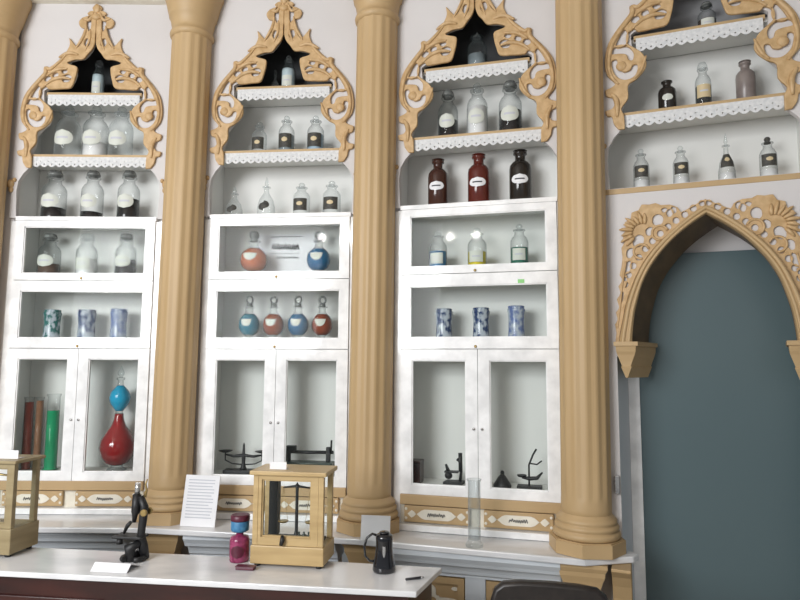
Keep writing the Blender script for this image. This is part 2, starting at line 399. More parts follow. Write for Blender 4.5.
ORN_HOLES = [[(-0.057, 3.663), (-0.041, 3.657), (-0.037, 3.633), (-0.052, 3.62), (-0.065, 3.636)], [(-0.043, 3.81), (-0.036, 3.783), (-0.037, 3.743), (-0.045, 3.73), (-0.057, 3.763), (-0.052, 3.796)], [(-0.294, 3.414), (-0.275, 3.417), (-0.268, 3.401), (-0.283, 3.388), (-0.299, 3.397)], [(-0.245, 3.437), (-0.227, 3.441), (-0.223, 3.424), (-0.238, 3.414), (-0.251, 3.424)], [(-0.196, 3.457), (-0.172, 3.461), (-0.168, 3.448), (-0.186, 3.441)], [(-0.188, 3.418), (-0.163, 3.428), (-0.144, 3.415), (-0.155, 3.392), (-0.18, 3.389), (-0.19, 3.405)], [(-0.34, 3.348), (-0.329, 3.319), (-0.339, 3.286), (-0.373, 3.283), (-0.363, 3.315)], [(-0.405, 3.24), (-0.391, 3.269), (-0.354, 3.276), (-0.319, 3.26), (-0.298, 3.228), (-0.302, 3.192), (-0.321, 3.195), (-0.332, 3.224), (-0.361, 3.234)], [(-0.405, 3.195), (-0.38, 3.205), (-0.372, 3.163), (-0.348, 3.134), (-0.317, 3.14), (-0.303, 3.163), (-0.281, 3.16), (-0.288, 3.118), (-0.314, 3.095), (-0.355, 3.095), (-0.391, 3.13)]]
def arch_mesh():
    left = smooth(ORN_OUT, 3, False); lin = smooth(ORN_IN, 3, False)
    loop = left + lin            # apex .. foot .. up the inside to the slit
    loop = [(min(u, -.0015), z) for u, z in loop]
    full = left[:] + lin[:]
    outer = [(min(u, 0), z) for u, z in full]
    outer = [(min(u, -.0002), z) for u, z in outer]
    loops = [outer]
    for h in ORN_HOLES:
        k = 1.3 if len(h) < 7 else 1.0
        hx = sum(p[0] for p in h) / len(h); hz_ = sum(p[1] for p in h) / len(h)
        loops.append(smooth([(hx + (u - hx) * k, hz_ + (z - hz_) * k) for u, z in h], 4))
    me = plate_mesh('carved_arch', loops, .017, .004, y=-.019, sym=True)
    mb = MB()
    # raised carving: a rib down the outer edge, the big scroll, leaf ribs and knobs
    def P(x, z, d=.036): return (x, -d, z)
    for sg in (-1, 1):
        rib = [(u * .955, z - .008) for u, z in smooth(ORN_OUT[20:33], 3, False)]
        mb.tube([P(sg * u, z) for u, z in rib], [.006 + .007 * sin(pi * i / (len(rib) - 1)) for i in range(len(rib))], 8)
        cx, cz = -.358, 3.166
        mb.ball(P(sg * cx, cz, .034), .026, .012, .026)
        for pts, r in [([(-.30, 3.355), (-.25, 3.395), (-.19, 3.41), (-.14, 3.40)], .012), ([(-.29, 3.42), (-.23, 3.46), (-.16, 3.47)], .011),
                       ([(-.22, 3.54), (-.16, 3.57), (-.10, 3.56)], .012), ([(-.12, 3.60), (-.075, 3.68), (-.06, 3.75)], .010), ([(-.06, 3.59), (-.035, 3.66), (-.035, 3.73)], .008),
                       ([(-.41, 3.03), (-.385, 2.98), (-.385, 2.90)], .014), ([(-.24, 3.20), (-.265, 3.13), (-.30, 3.09)], .010), ([(-.09, 3.80), (-.045, 3.79), (-.02, 3.84)], .010)]:
            q = smooth(pts, 5, False)
            mb.tube([P(sg * u, z) for u, z in q], [r * (.4 + .6 * sin(pi * i / (len(q) - 1))) for i in range(len(q))], 8)
    mb.ball(P(0, 3.865), .022, .014, .03); mb.ball(P(0, 3.81), .030, .014, .02)
    return merge(me, mb)
ARCH = arch_mesh()
def lace_mesh(hw_, h):
    n = int(round(2 * hw_ / .047)); stp = 2 * hw_ / n
    top = [(-hw_, 0)]; pts = []
    for i in range(n):
        x0 = -hw_ + i * stp
        for k in range(9): pts.append((x0 + stp * k / 9, -h + .014 - .014 * sin(pi * k / 9)))
    pts.append((hw_, -h + .014)); loop = [(-hw_, 0)] + pts + [(hw_, 0)]
    loops = [loop]
    for i in range(n):
        cx = -hw_ + (i + .5) * stp
        loops.append([(cx + .0045 * cos(a * pi / 4), -h + .018 + .0045 * sin(a * pi / 4)) for a in range(8)])
        loops.append([(cx - stp / 2 + (.003 * cos(a * pi / 3)), -h + .036 + .0035 * sin(a * pi / 3)) for a in range(6)] if i else [(cx - .003, -h + .04), (cx + .003, -h + .04), (cx, -h + .046)])
    return plate_mesh('lace_trim', loops, .004, 0, y=-.010)
LACE_TOP, LACE_MID = lace_mesh(.285, .072), lace_mesh(.352, .066)
DEPTH = .24
def inst(me, name, m, parent, loc=(0, 0, 0)):
    o = bpy.data.objects.new(name, me); COL.objects.link(o)
    if not me.materials: me.materials.append(m)
    o.parent = parent; o.location = loc; return o
def niche(t, b):
    """the shelved niche inside the carved arch"""
    H = MB()
    H.box(-HW + .004, HW - .004, DEPTH - .004, DEPTH + .018, Z_LOW - .01, Z_TOP - .022)
    H.box(-HW - .01, -HW + .012, .014, DEPTH - .004, Z_LOW, 3.93); H.box(HW - .012, HW + .01, .014, DEPTH - .004, Z_LOW, 3.93)
    H.build('niche_lining', MT['inside'], t)
    MB().box(-HW + .014, HW - .014, DEPTH - .005, DEPTH + .018, Z_TOP - .021, 3.93).build('peak_shade_back', MT['peak_shade_dark'] if b < 4 else MT['peak_shade_grey'], t)  # white niche back, with the shade of the peak put into its colour
    for z, hw_, lc in ((Z_MID, .352, LACE_MID), (Z_TOP, .285, LACE_TOP)):
        sh = MB().box(-HW + .016, HW - .016, .016, DEPTH - .008, z - .022, z).build('shelf', MT['inside'], t)
        MB().box(-hw_ - .01, hw_ + .01, -.010, .0155, z - .016, z + .004).build('gilt_edge', MT['gold'], sh)
        inst(lc, 'lace_trim', MT['lace'], sh, (0, 0, z - .012))
    inst(ARCH, 'carved_arch', MT['ornament'], t)
    for sg in (-1, 1):
        k = MB()
        k.ball((sg * .475, -.022, 2.735), .022, .018, .028); k.ball((sg * .47, -.022, 2.700), .014, .014, .020); k.ball((sg * .452, -.022, 2.76), .012, .012, .014)
        k.build('scroll_knob', MT['ornament'], t)
def frame_mb(x0, x1, z0, z1, gx0, gx1, gz0, gz1, y0, y1):
    m_ = MB()
    m_.box(x0, gx0, y0, y1, z0, z1); m_.box(gx1, x1, y0, y1, z0, z1); m_.box(gx0, gx1, y0, y1, z0, gz0); m_.box(gx0, gx1, y0, y1, gz1, z1)
    e = .006   # small bead round the glass
    m_.box(gx0, gx0 + e, y0 + .006, y0 + .02, gz0, gz1); m_.box(gx1 - e, gx1, y0 + .006, y0 + .02, gz0, gz1)
    m_.box(gx0, gx1, y0 + .006, y0 + .02, gz0, gz0 + e); m_.box(gx0, gx1, y0 + .006, y0 + .02, gz1 - e, gz1)
    return m_
def scribble(mb, x0, x1, z, h, y, n=7, r=.0016, seed=0):
    rnd = random.Random(seed); pts = []
    for i in range(n * 2 + 1):
        pts.append((x0 + (x1 - x0) * i / (n * 2), z + (h / 2) * (1 if i % 2 else -1) * rnd.uniform(.4, 1)))
    q = smooth(pts, 4, False)
    mb.tube([(u, y, zz) for u, zz in q], r, 6)
def cartouche(parent, cx, cz, hw_, hh, y, seed, extra=True):
    """white painted drawer label with pointed ends, and its dark lettering"""
    p = [(-.68, .0), (-.52, .75), (-.40, 1), (.40, 1), (.52, .75), (.68, 0), (.52, -.75), (.40, -1), (-.40, -1), (-.52, -.75)]
    loops = [[(cx + u * hw_, cz + v * hh) for u, v in p]]
    for sg in (-1, 1):
        q = [(.70, 0), (.78, .5), (.86, .75), (.93, .4), (1.0, 0), (.93, -.4), (.86, -.75), (.78, -.5)]
        loops.append([(cx + sg * u * hw_, cz + v * hh) for u, v in q])
    o = link_mesh(plate_mesh('name_plate', loops, .004, 0, y=y), 'name_plate', MT['cream'], parent)
    if extra:
        mb = MB(); scribble(mb, cx - .30 * hw_, cx + .30 * hw_, cz, hh * .75, y - .0042, 8, .0022, seed)
        mb.build('lettering', MT['ink'], parent)
    return o
def lower_ornament(parent, cx, cz, hw_, hh, y):
    loops = []
    star = []
    for i in range(32):
        a = 2 * pi * i / 32; r = .55 + .3 * cos(4 * a) + .12 * cos(8 * a)
        star.append((cx + hw_ * r * cos(a), cz + hh * r * sin(a)))
    loops.append(smooth(star, 2))
    loops.append([(cx + .18 * hw_ * cos(a), cz + .18 * hh * sin(a)) for a in [2 * pi * k / 12 for k in range(12)]])
    for sx in (-1, 1):
        for sz in (-1, 1):
            loops.append([(cx + sx * hw_ * (.82 + .13 * cos(a)), cz + sz * hh * (.82 + .13 * sin(a))) for a in [2 * pi * k / 10 for k in range(10)]])
    return link_mesh(plate_mesh('carved_rosette', loops, .008, .001, y=y), 'carved_rosette', MT['cream'], parent)
def cabinet(b, label):
    t = bay_empty('display_cabinet', b, label=label, cat='cabinet', group='white pharmacy display cabinets')
    F0, F1 = -.022, .012
    # carcass
    c = MB()
    c.box(-.44, .44, DEPTH, DEPTH + .018, .80, Z_LOW - .012)
    c.box(-.462, -.428, F1 + .001, DEPTH - .0005, .80, Z_LOW - .026); c.box(.428, .462, F1 + .001, DEPTH - .0005, .80, Z_LOW - .026)
    for z in (2.160, 1.770, .985): c.box(-.4275, .4275, F1 + .002, DEPTH - .0005, z - .012, z + .012)
    c.box(-.4275, .4275, F1 + .002, DEPTH - .0005, 1.728, 1.744) 
    c.build('carcass', MT['inside'], t)
    s_ = MB(); s_.box(-.462, -.4225, F0 + .012, F1, .80, Z_LOW - .026); s_.box(.4225, .462, F0 + .012, F1, .80, Z_LOW - .026)
    s_.box(-.428, .428, -.026, .013, Z_LOW - .025, Z_LOW); s_.box(-.46, .46, .0135, DEPTH - .0008, Z_LOW - .025, Z_LOW)
    s_.build('face_frame', MT['white'], t, .002)
    for (z0, z1, g0, g1) in ((2.142, Z_LOW - .026, 2.181, 2.470), (1.732, 2.138, 1.791, 2.076)):
        f = frame_mb(-.421, .421, z0, z1, -.372, .368, g0, g1, F0, F1).build('glazed_flap', MT['white'], t)
        MB().box(-.371, .367, -.008, -.004, g0 + .001, g1 - .001).build('pane', MT['pane'], f)
        MB().ball((-.01, F0 - .003, z0 + .012), .008, .006, .008).build('knob', MT['brass'], f)
    for sg in (-1, 1):
        x0, x1 = sorted((sg * .421, sg * .0015)); gx = sorted((sg * .360, sg * .062))
        f = frame_mb(x0, x1, .957, 1.728, gx[0], gx[1], 1.007, 1.670, F0, F1).build('glazed_door', MT['white'], t)
        MB().box(gx[0] + .001, gx[1] - .001, -.008, -.004, 1.008, 1.669).build('pane', MT['pane'], f)
        MB().lathe([(.0001, 0), (.007, 0), (.007, .004), (.003, .008), (.0001, .008)], 12, (sg * .022, F0 - .006, 1.31), 'y').build('keyhole', MT['steel'], f)
    # drawer row
    r = MB().box(-.421, .421, -.030, .011, .903, .956).build('rail', MT['gold'], t, .004)
    MB().box(-.44, .44, .0, .02, .772, .902).build('drawer_surround', MT['cream'], t)
    MB().box(-.45, .45, -.052, -.0005, LEDGE + .0015, .806).build('plinth', MT['white'], t, .004)
    for sg in (-1, 1):
        cx = sg * .213 - .01
        d = MB().box(cx - .176, cx + .176, -.022, -.0008, .812, .898).build('drawer', MT['gold'], t, .004)
        cartouche(d, cx, .855, .156, .026, -.0225, b * 7 + sg)
        for a in (-1, 1):
            for zz in (.880, .832): MB().ball((cx + a * .165, -.023, zz), .008, .004, .008, 10, 6).build('corner_bead', MT['cream'], d)
    niche(t, b)
    return t
cabs = {1: 'white glazed pharmacy cabinet with carved arch, the left one, holding the red and blue carboy',
        2: 'white glazed pharmacy cabinet with carved arch in the middle, holding four round bottles',
        3: 'white glazed pharmacy cabinet with carved arch on the right, holding three brown bottles'}
for b in (1, 2, 3): cabinet(b, cabs[b])
# lower cabinets under the ledge
for b, lab in ((1, 'ochre lower cabinet under the ledge below the left cabinet'), (2, 'ochre lower cabinet under the ledge behind the balance case'),
               (3, 'ochre lower cabinet with white carved rosettes behind the dark chair')):
    t = bay_empty('lower_cabinet', b, label=lab, cat='cabinet', group='lower cabinets under the ledge')
    MB().box(-.40, .40, -.14, -.001, .002, .598).build('carcass', MT['gold'], t)
    MB().prism_x([(.0, .599), (.0, .738), (-.265, .738), (-.265, .715), (-.245, .69), (-.235, .672), (-.20, .66), (-.185, .635), (-.18, .62), (-.165, .61), (-.165, .599)], -.41, .41).build('moulding', MT['moulding'], t)
    MB().box(-.05, .05, -.156, -.141, .03, .597).build('stile', MT['moulding'], t)
    for sg in (-1, 1):
        x0, x1 = sorted((sg * .055, sg * .395))
        d = frame_mb(x0, x1, .05, .590, x0 + .03, x1 - .03, .08, .560, -.160, -.141).build('cupboard_door', MT['gold'], t)
        lower_ornament(d, (x0 + x1) / 2, .475, .15, .072, -.1412)
        lower_ornament(d, (x0 + x1) / 2, .22, .15, .10, -.1412)
# the niche and doorway of the fourth bay
t = bay_empty('wall_niche', 4, label='shelved niche with carved ochre arch above the blue grey door', cat='niche')
niche(t, 4)
MB().box(-.47, .47, -.022, DEPTH - .006, Z_LOW - .028, Z_LOW).build('sill', MT['gold'], t, .003)

# ------------------------------------------------------------------ marble ledge
front = [w(1, -2.2), Vector(((w(1, HW) + w(2, -HW)) / 2)), Vector(((w(2, HW) + w(3, -HW)) / 2)), Vector((w(3, .53)))]
lg = MB()
def off(line_, d):
    out = []
    n = len(line_)
    for i in range(n):
        t0 = (line_[i] - line_[i - 1]).normalized() if i else (line_[1] - line_[0]).normalized()
        t1 = (line_[i + 1] - line_[i]).normalized() if i < n - 1 else t0
        n0 = Vector((t0.y, -t0.x)); n1 = Vector((t1.y, -t1.x)); nn = (n0 + n1).normalized(); nn /= max(.3, nn.dot(n0))
        out.append(line_[i] + nn * d)
    return out
fr = off(front, .300)
poly = [tuple(p) for p in front] + [tuple(w(4, -.385, .0195)), (1.125, 3.045), (1.085, 3.005)] + [tuple(p) for p in reversed(fr)]
lg.prism(poly, LEDGE - .030, LEDGE)
o = lg.build('marble_ledge', MT['marble'], None, .006)
tag(o, 'long white marble ledge running under all the cabinets and columns', 'ledge')
# piers under the columns
def make_pier(label):
    t = empty('pier', (0, 0, 0), label=label, cat='pier', group='ochre piers under the ledge')
    MB().box(-.07, .07, -.095, .05, 0.002, .60).build('shaft', MT['gold'], t, .006)
    prof = [(.07, .60), (.08, .62), (.09, .655), (.10, .68), (.102, .70), (.112, .72), (.112, .738)]
    mb = MB(); vs = []; 
    for r, z in prof: vs += [(-r, -r + .003, z), (r, -r + .003, z), (r, .05, z), (-r, .05, z)]
    fs = [(i * 4 + k, i * 4 + (k + 1) % 4, i * 4 + 4 + (k + 1) % 4, i * 4 + 4 + k) for i in range(len(prof) - 1) for k in range(4)]
    fs += [(3, 2, 1, 0), tuple(len(vs) - 4 + k for k in range(4))]
    mb.add(vs, fs).build('capital', MT['gold'], t)
    return t
plab = ['ochre pier under the ledge at the left edge of the photo', 'ochre pier under the ledge beside the microscope', 'ochre pier under the ledge behind the black jug',
        'ochre pier with flared head under the ledge beside the doorway']
p0 = make_pier(plab[0])
for i, p in enumerate(cpos):
    q = p0 if i == 0 else copy_tree(p0)
    ang = [0, radians(-2.5), radians(-10), radians(-16)][i]
    q.location = (p[0] + .02 * sin(ang) - (.025 if i == 3 else 0), p[1] - .02, 0); q.rotation_euler = (0, 0, ang); q['label'] = plab[i]
# curved end bracket beyond the last pier
br = []
for i in range(13):
    a = i / 12
    br.append((-.10 - .10 * (1 - cos(a * pi / 2)), .60 + .135 * sin(a * pi / 2) if False else .10 + .637 * a))
prof = [(0, .002), (-.085, .002), (-.085, .50), (-.095, .58), (-.12, .64), (-.155, .69), (-.20, .725), (-.20, .738), (0, .738)]
mb = MB().prism_x(prof, -.042, .042)
o = mb.build('end_bracket', MT['gold'], None, .004); o.location = (1.066, 3.101, 0); o.rotation_euler = (0, 0, radians(-20.9))
tag(o, 'curved ochre bracket under the right end of the marble ledge', 'bracket')

# ------------------------------------------------------------------ arched doorway
t = bay_empty('door_arch', 4, label='carved ochre pointed arch framing the blue grey doorway', cat='door arch')
FIL_OUT = [(0.001, 2.443), (-0.031, 2.426), (-0.071, 2.405), (-0.107, 2.388), (-0.12, 2.411), (-0.156, 2.429), (-0.196, 2.43), (-0.219, 2.442), (-0.251, 2.437), (-0.284, 2.44), (-0.299, 2.413), (-0.332, 2.403), (-0.337, 2.373), (-0.366, 2.355), (-0.358, 2.318), (-0.38, 2.294), (-0.367, 2.258), (-0.384, 2.229), (-0.381, 2.183), (-0.387, 2.132), (-0.397, 2.092), (-0.382, 2.067), (-0.404, 2.037), (-0.393, 2.002), (-0.413, 1.972), (-0.402, 1.932), (-0.419, 1.907), (-0.411, 1.872), (-0.425, 1.848), (-0.419, 1.808), (-0.428, 1.748)]
FIL_HOLES = [[(-0.23, 2.37), (-0.212, 2.381), (-0.194, 2.369), (-0.195, 2.347), (-0.213, 2.333), (-0.231, 2.345)], [(-0.322, 2.27), (-0.303, 2.284), (-0.284, 2.273), (-0.288, 2.245), (-0.309, 2.232), (-0.325, 2.245)], [(-0.17, 2.395), (-0.156, 2.404), (-0.145, 2.393), (-0.153, 2.374), (-0.166, 2.375)], [(-0.265, 2.312), (-0.246, 2.321), (-0.237, 2.305), (-0.252, 2.286), (-0.265, 2.292)], [(-0.356, 2.212), (-0.337, 2.221), (-0.328, 2.205), (-0.343, 2.181), (-0.357, 2.186)], [(-0.147, 2.413), (-0.131, 2.41), (-0.13, 2.392), (-0.141, 2.388)], [(-0.368, 2.142), (-0.349, 2.156), (-0.345, 2.13), (-0.359, 2.106), (-0.371, 2.116)], [(-0.384, 2.064), (-0.365, 2.086), (-0.366, 2.051), (-0.378, 2.031)], [(-0.398, 1.992), (-0.381, 2.006), (-0.384, 1.971), (-0.396, 1.957)], [(-0.193, 2.407), (-0.179, 2.413), (-0.17, 2.405), (-0.184, 2.394)]]
BEADS = [(-0.015, 2.419), (-0.052, 2.398), (-0.09, 2.371), (-0.129, 2.344), (-0.166, 2.316), (-0.201, 2.285), (-0.237, 2.251), (-0.27, 2.214), (-0.301, 2.173), (-0.328, 2.132), (-0.351, 2.088), (-0.368, 2.041)]
ao = smooth(AOUT, 3, False); ai = smooth(AIN, 3, False)
def close_half(l): return [(min(u, 0), z) for u, z in l]
ao, ai = close_half(ao), close_half(ai)
loop = ao + mirror(ao)[1:] + list(reversed(ai + mirror(ai)[1:]))
me = plate_mesh('arch_moulding', [loop], .045, .010, y=-.0185)
mb = MB()
for f_, r in ((.25, .008), (.7, .010)):
    path = []
    for i in range(len(ai)):
        j = min(len(ao) - 1, round(i * (len(ao) - 1) / (len(ai) - 1)))
        path.append((ai[i][0] * (1 - f_) + ao[j][0] * f_, ai[i][1] * (1 - f_) + ao[j][1] * f_))
    fullp = path + mirror(path)[1:]
    mb.tube([(u, -.062, z) for u, z in fullp], r, 8)
link_mesh(merge(me, mb), 'arch_moulding', MT['gold'], t)
fo = close_half(smooth(FIL_OUT, 2, False)); fin = [(u * 1.004, z + .003) for u, z in ao]
loops = [fo + list(reversed(fin)) ]
loops = [list(reversed(fin)) + fo]
loops = [fin + fo]            # fin climbs to the apex, fo comes back down
for h in FIL_HOLES:
    hx = sum(p[0] for p in h) / len(h); hz_ = sum(p[1] for p in h) / len(h)
    loops.append(smooth([(hx + (u - hx) * 1.22, hz_ + (z - hz_) * 1.22) for u, z in h], 4))
for i, (u, z) in enumerate(BEADS):
    if abs(u) < .012: continue
    c = [(u * 1.012 + .0155 * cos(a), z + .004 + .0165 * sin(a)) for a in [2 * pi * k / 10 for k in range(10)]]
    loops.append(c)
me = plate_mesh('spandrel_carving', loops, .012, .002, y=-.019, sym=True)
mb = MB()
for sg in (-1, 1):
    # acanthus fan
    for i in range(9):
        a = radians(75 + i * 17); r0, r1 = .045, .098 + .012 * (i % 2)
        c = (-.285, 2.298)
        pts = [(c[0] + (r0 + (r1 - r0) * k / 5) * cos(a + .03 * k), c[1] + (r0 + (r1 - r0) * k / 5) * sin(a + .03 * k)) for k in range(6)]
        mb.tube([(sg * u, -.033 - .003 * sin(pi * k / 5), z) for k, (u, z) in enumerate(pts)], [.006, .009, .010, .009, .007, .003], 7)
    for cx, cz, r in ((-.205, 2.292, .036), (-.292, 2.205, .036)):
        pts = [(cx + r * cos(a * .3), cz + r * sin(a * .3)) for a in range(1, 17)]
        mb.tube([(sg * u, -.031, z) for u, z in pts], .006, 7)
    q = smooth([(-.365, 2.16), (-.385, 2.05), (-.40, 1.93), (-.415, 1.83)], 5, False)
    mb.tube([(sg * u, -.031, z) for u, z in q], .005, 7)
link_mesh(merge(me, mb), 'spandrel_carving', MT['ornament'], t)
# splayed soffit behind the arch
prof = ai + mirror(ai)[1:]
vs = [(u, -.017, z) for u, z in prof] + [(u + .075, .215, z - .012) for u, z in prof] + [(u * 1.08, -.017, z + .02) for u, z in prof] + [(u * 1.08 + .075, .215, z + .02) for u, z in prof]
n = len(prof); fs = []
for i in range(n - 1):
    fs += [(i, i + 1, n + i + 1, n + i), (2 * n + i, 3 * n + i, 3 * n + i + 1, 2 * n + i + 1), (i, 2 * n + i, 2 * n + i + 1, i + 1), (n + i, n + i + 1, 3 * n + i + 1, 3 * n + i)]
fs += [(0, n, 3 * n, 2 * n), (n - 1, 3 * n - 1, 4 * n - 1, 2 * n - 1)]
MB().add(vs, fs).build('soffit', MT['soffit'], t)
for sg in (-1, 1):
    # corbel at each springing, running back under the soffit
    cb = MB()
    zs = [(1.762, .055, .0), (1.742, .055, .0), (1.740, .046, .006), (1.715, .044, .010), (1.700, .040, .015), (1.668, .028, .02), (1.645, .020, .022), (1.640, .024, .02), (1.620, .016, .024), (1.588, .004, .03)]
    vs = []
    cx = -.378 if sg < 0 else .352; bo = .095 if sg < 0 else .062
    for z, hw_, ins in zs:
        vs += [(cx - hw_, -.075 + ins * 1.5, z), (cx + hw_, -.075 + ins * 1.5, z), (cx + hw_ + bo, .215 - ins, z), (cx - hw_ + bo - .012, .215 - ins, z)]
    fs = [(i * 4 + k, i * 4 + (k + 1) % 4, i * 4 + 4 + (k + 1) % 4, i * 4 + 4 + k) for i in range(len(zs) - 1) for k in range(4)]
    fs += [(3, 2, 1, 0), tuple(len(vs) - 4 + k for k in range(4))]
    cb.add(vs, fs).build('corbel', MT['gold'], t)
# passage behind: jambs, head and the big flush door
J = MB()
jx = -A_HW
J.add([(-.42, .019, 0), (-.42, .019, 1.78), (-.378, .262, 1.78), (-.378, .262, 0), (-.455, .019, 0), (-.455, .019, 1.78), (-.455, .262, 1.78), (-.455, .262, 0)],
      [(0, 1, 2, 3), (4, 7, 6, 5), (0, 4, 5, 1), (3, 2, 6, 7), (1, 5, 6, 2), (0, 3, 7, 4)])
o = J.build('trim_2', MT['moulding']); at_bay(o, 4); struct(o)
o = MB().box(-.45, 1.0, .302, .34, 0, 2.5).build('wall_back.005', MT['wall']); at_bay(o, 4); struct(o)
o = MB().box(-.377, -.322, .264, .300, 0, 2.26).build('trim_3', MT['white']); at_bay(o, 4); struct(o)
dr = MB().box(-.3215, .78, .268, .300, .004, 2.235).build('door_1', MT['door'], None, .003); at_bay(dr, 4); struct(dr)
# small latch plate on the door jamb
o = MB().box(-.446, -.426, -.046, -.0195, 1.035, 1.12).build('latch_plate', MT['steel'], None, .002); at_bay(o, 4)
tag(o, 'small grey metal latch plate on white wall left of blue grey door', 'latch')

# ------------------------------------------------------------------ bottles and jars
PROF = {
 'jar': [(.90, 0), (1, .02), (1, .56), (.97, .62), (.80, .69), (.58, .735), (.52, .77), (.52, .83), (.68, .84), (.68, .862), (.52, .865)],
 'bottle': [(.90, 0), (1, .02), (1, .62), (.95, .70), (.72, .76), (.50, .79), (.46, .82), (.46, .90), (.62, .91), (.62, .94), (.5, .945)],
 'globe': [(.52, 0), (.55, .02), (.40, .05), (.26, .09), (.45, .13), (.78, .19), (.97, .29), (1, .37), (.94, .47), (.74, .55), (.5, .605), (.36, .64), (.31, .70), (.33, .74), (.50, .75), (.50, .775), (.38, .78)],
 'flask': [(.85, 0), (1, .03), (.98, .26), (.78, .44), (.42, .56), (.28, .62), (.27, .72), (.45, .735), (.45, .755), (.3, .76)],
 'albarello': [(.86, 0), (.96, .02), (1, .06), (.93, .12), (.88, .30), (.88, .62), (.93, .80), (1, .86), (.97, .91), (.86, .93), (.92, .95), (.92, .985), (.80, 1)],
 'cylinder': [(1.25, 0), (1.25, .012), (.98, .02), (.96, .96), (1.08, .985), (1.08, 1.0), (.98, 1.0)],
}
def rad(prof, z):
    for (r0, z0), (r1, z1) in zip(prof, prof[1:]):
        if z0 <= z <= z1 and z1 > z0: return r0 + (r1 - r0) * (z - z0) / (z1 - z0)
    return prof[-1][0]
def label_patch(prof, R, H, cz, hz, ha, shape, eps=.0012, rows=9, cols=14, slant=0):
    """a label wrapped on the front (local -y) of a turned body"""
    mb = MB(); vs = []; fs = []
    for i in range(rows + 1):
        v = -1 + 2 * i / rows
        if shape == 'oval': k = math.sqrt(max(0.0, 1 - v * v))
        elif shape == 'heart': k = (math.sqrt(max(0, 1 - v * v)) if v < .3 else 1.0) * (.55 + .45 * (v + 1) / 2)
        else: k = 1
        for j in range(cols + 1):
            a = -pi / 2 + ha * k * (-1 + 2 * j / cols)
            z = cz + hz * v + slant * (j / cols - .5)
            z = max(.03, min(.72, z)); r = rad(prof, z) * R + eps
            vs.append((r * cos(a), r * sin(a), z * H))
    for i in range(rows):
        for j in range(cols):
            p = i * (cols + 1) + j; fs.append((p, p + 1, p + cols + 2, p + cols + 1))
    return mb.add(vs, fs, True)
def stopper_mb(kind, R, H, ztop, r):
    mb = MB(); z = ztop * H; T = H
    if kind == 'flat': mb.lathe([(r * .8, z - .02 * H), (r * .8, z + .004), (R * .60, z + .008), (R * .64, z + .03 * H), (R * .60, (z + T) / 2), (R * .45, T - .01 * H), (R * .2, T)], 20)
    elif kind in ('ball', 'darkball'): mb.lathe([(r * .8, z - .02 * H), (r * .75, z + .012 * H), (R * .2, z + .03 * H), (R * .34, z + (T - z) * .35), (R * .38, z + (T - z) * .6), (R * .25, z + (T - z) * .88), (.0005, T)], 20)
    elif kind == 'spike': mb.lathe([(r * .8, z - .02 * H), (r * .75, z + .01 * H), (R * .16, z + .03 * H), (R * .24, z + (T - z) * .25), (R * .17, z + (T - z) * .5), (R * .06, z + (T - z) * .85), (.0004, T)], 16)
    elif kind == 'ring':
        mb.lathe([(r * .8, z - .02 * H), (r * .8, z + .01 * H), (R * .30, z + .02 * H), (R * .30, z + .05 * H), (R * .12, z + .06 * H)], 16)
        c = z + .06 * H + (T - z - .06 * H) / 2; rr = (T - z - .06 * H) / 2
        mb.tube([(rr * .9 * cos(2 * pi * k / 16), 0, c + rr * sin(2 * pi * k / 16)) for k in range(16)], R * .10, 8, True)
    return mb
def vessel(b, u, z, H, Wd, kind, glass, content, frac, stop, lab, name, label, cat, group):
    p = w(b, u, -.11)
    t = empty(name, (p.x, p.y, z + .0008), radians(BAYS[b][2]), label=label, cat=cat, group=group or None)
    R = Wd / 2; prof = PROF[kind]
    if kind == 'cylinder': R /= 1.1
    MB().lathe([(r * R, zz * H) for r, zz in prof], 32).build('body', MT['liqglass' if content and glass == 'clear' else glass], t)
    if content:
        q = [(r * R * .955, zz * H) for r, zz in prof if (.10 if kind == 'globe' else .005) < zz < frac]
        q = ([] if kind == 'globe' else [(q[0][0] * .98, .006 * H + .001)]) + q + [(rad(prof, frac) * R * .955, frac * H)]
        MB().lathe(q, 32).build('liquid' if content not in ('white', 'black', 'brown', 'pale', 'smoke', 'whiteblack') else 'contents', MT[content], t)
    if stop:
        MB_ = stopper_mb(stop, R, H, prof[-1][1], prof[-1][0] * R)
        sm = MT['clear'] if glass == 'clear' else MT[glass]
        if stop == 'darkball': sm = MT['darklabel']
        if stop == 'flat' and content in ('black', 'brown'): sm = MT['smokyglass']
        if stop == 'ring' or kind == 'globe': sm = MT['smokyglass']
        MB_.build('stopper' if stop != 'flat' else 'lid', sm, t)
    if lab:
        spec = {'oval': (.36, .14, .85, 'oval', 'palelabel'), 'bigoval': (.42, .09, .80, 'oval', 'paper'), 'band': (.30, .13, .75, 'rect', 'palelabel'), 'darkband': (.34, .17, .9, 'rect', 'darklabel'),
                'darkslant': (.27, .10, .65, 'oval', 'darklabel'), 'highband': (.45, .13, .95, 'rect', 'darklabel'), 'heart': (.40, .085, .6, 'heart', 'palelabel'), 'smallblob': (.45, .09, .6, 'oval', 'palelabel'),
                'goldband': (.38, .13, .9, 'rect', 'goldlabel')}[lab]
        cz, hz, ha, shp, lm = spec
        lo = label_patch(prof, R, H, cz, hz, ha, shp, slant=.05 if lab == 'darkslant' else 0).build('label', MT[lm], t)
        if lab in ('oval', 'bigoval', 'band', 'goldband'):
            label_patch(prof, R, H, cz, hz * .13, ha * .55, 'rect', .002, 2, 10).build('lettering', MT['ink' if lab == 'bigoval' else 'greyink'], lo)
        if lab in ('darkband', 'highband'):
            label_patch(prof, R, H, cz + .02, hz * .35, ha * .4, 'oval', .002, 6, 8).build('lettering', MT['goldlabel'], lo)
    return t
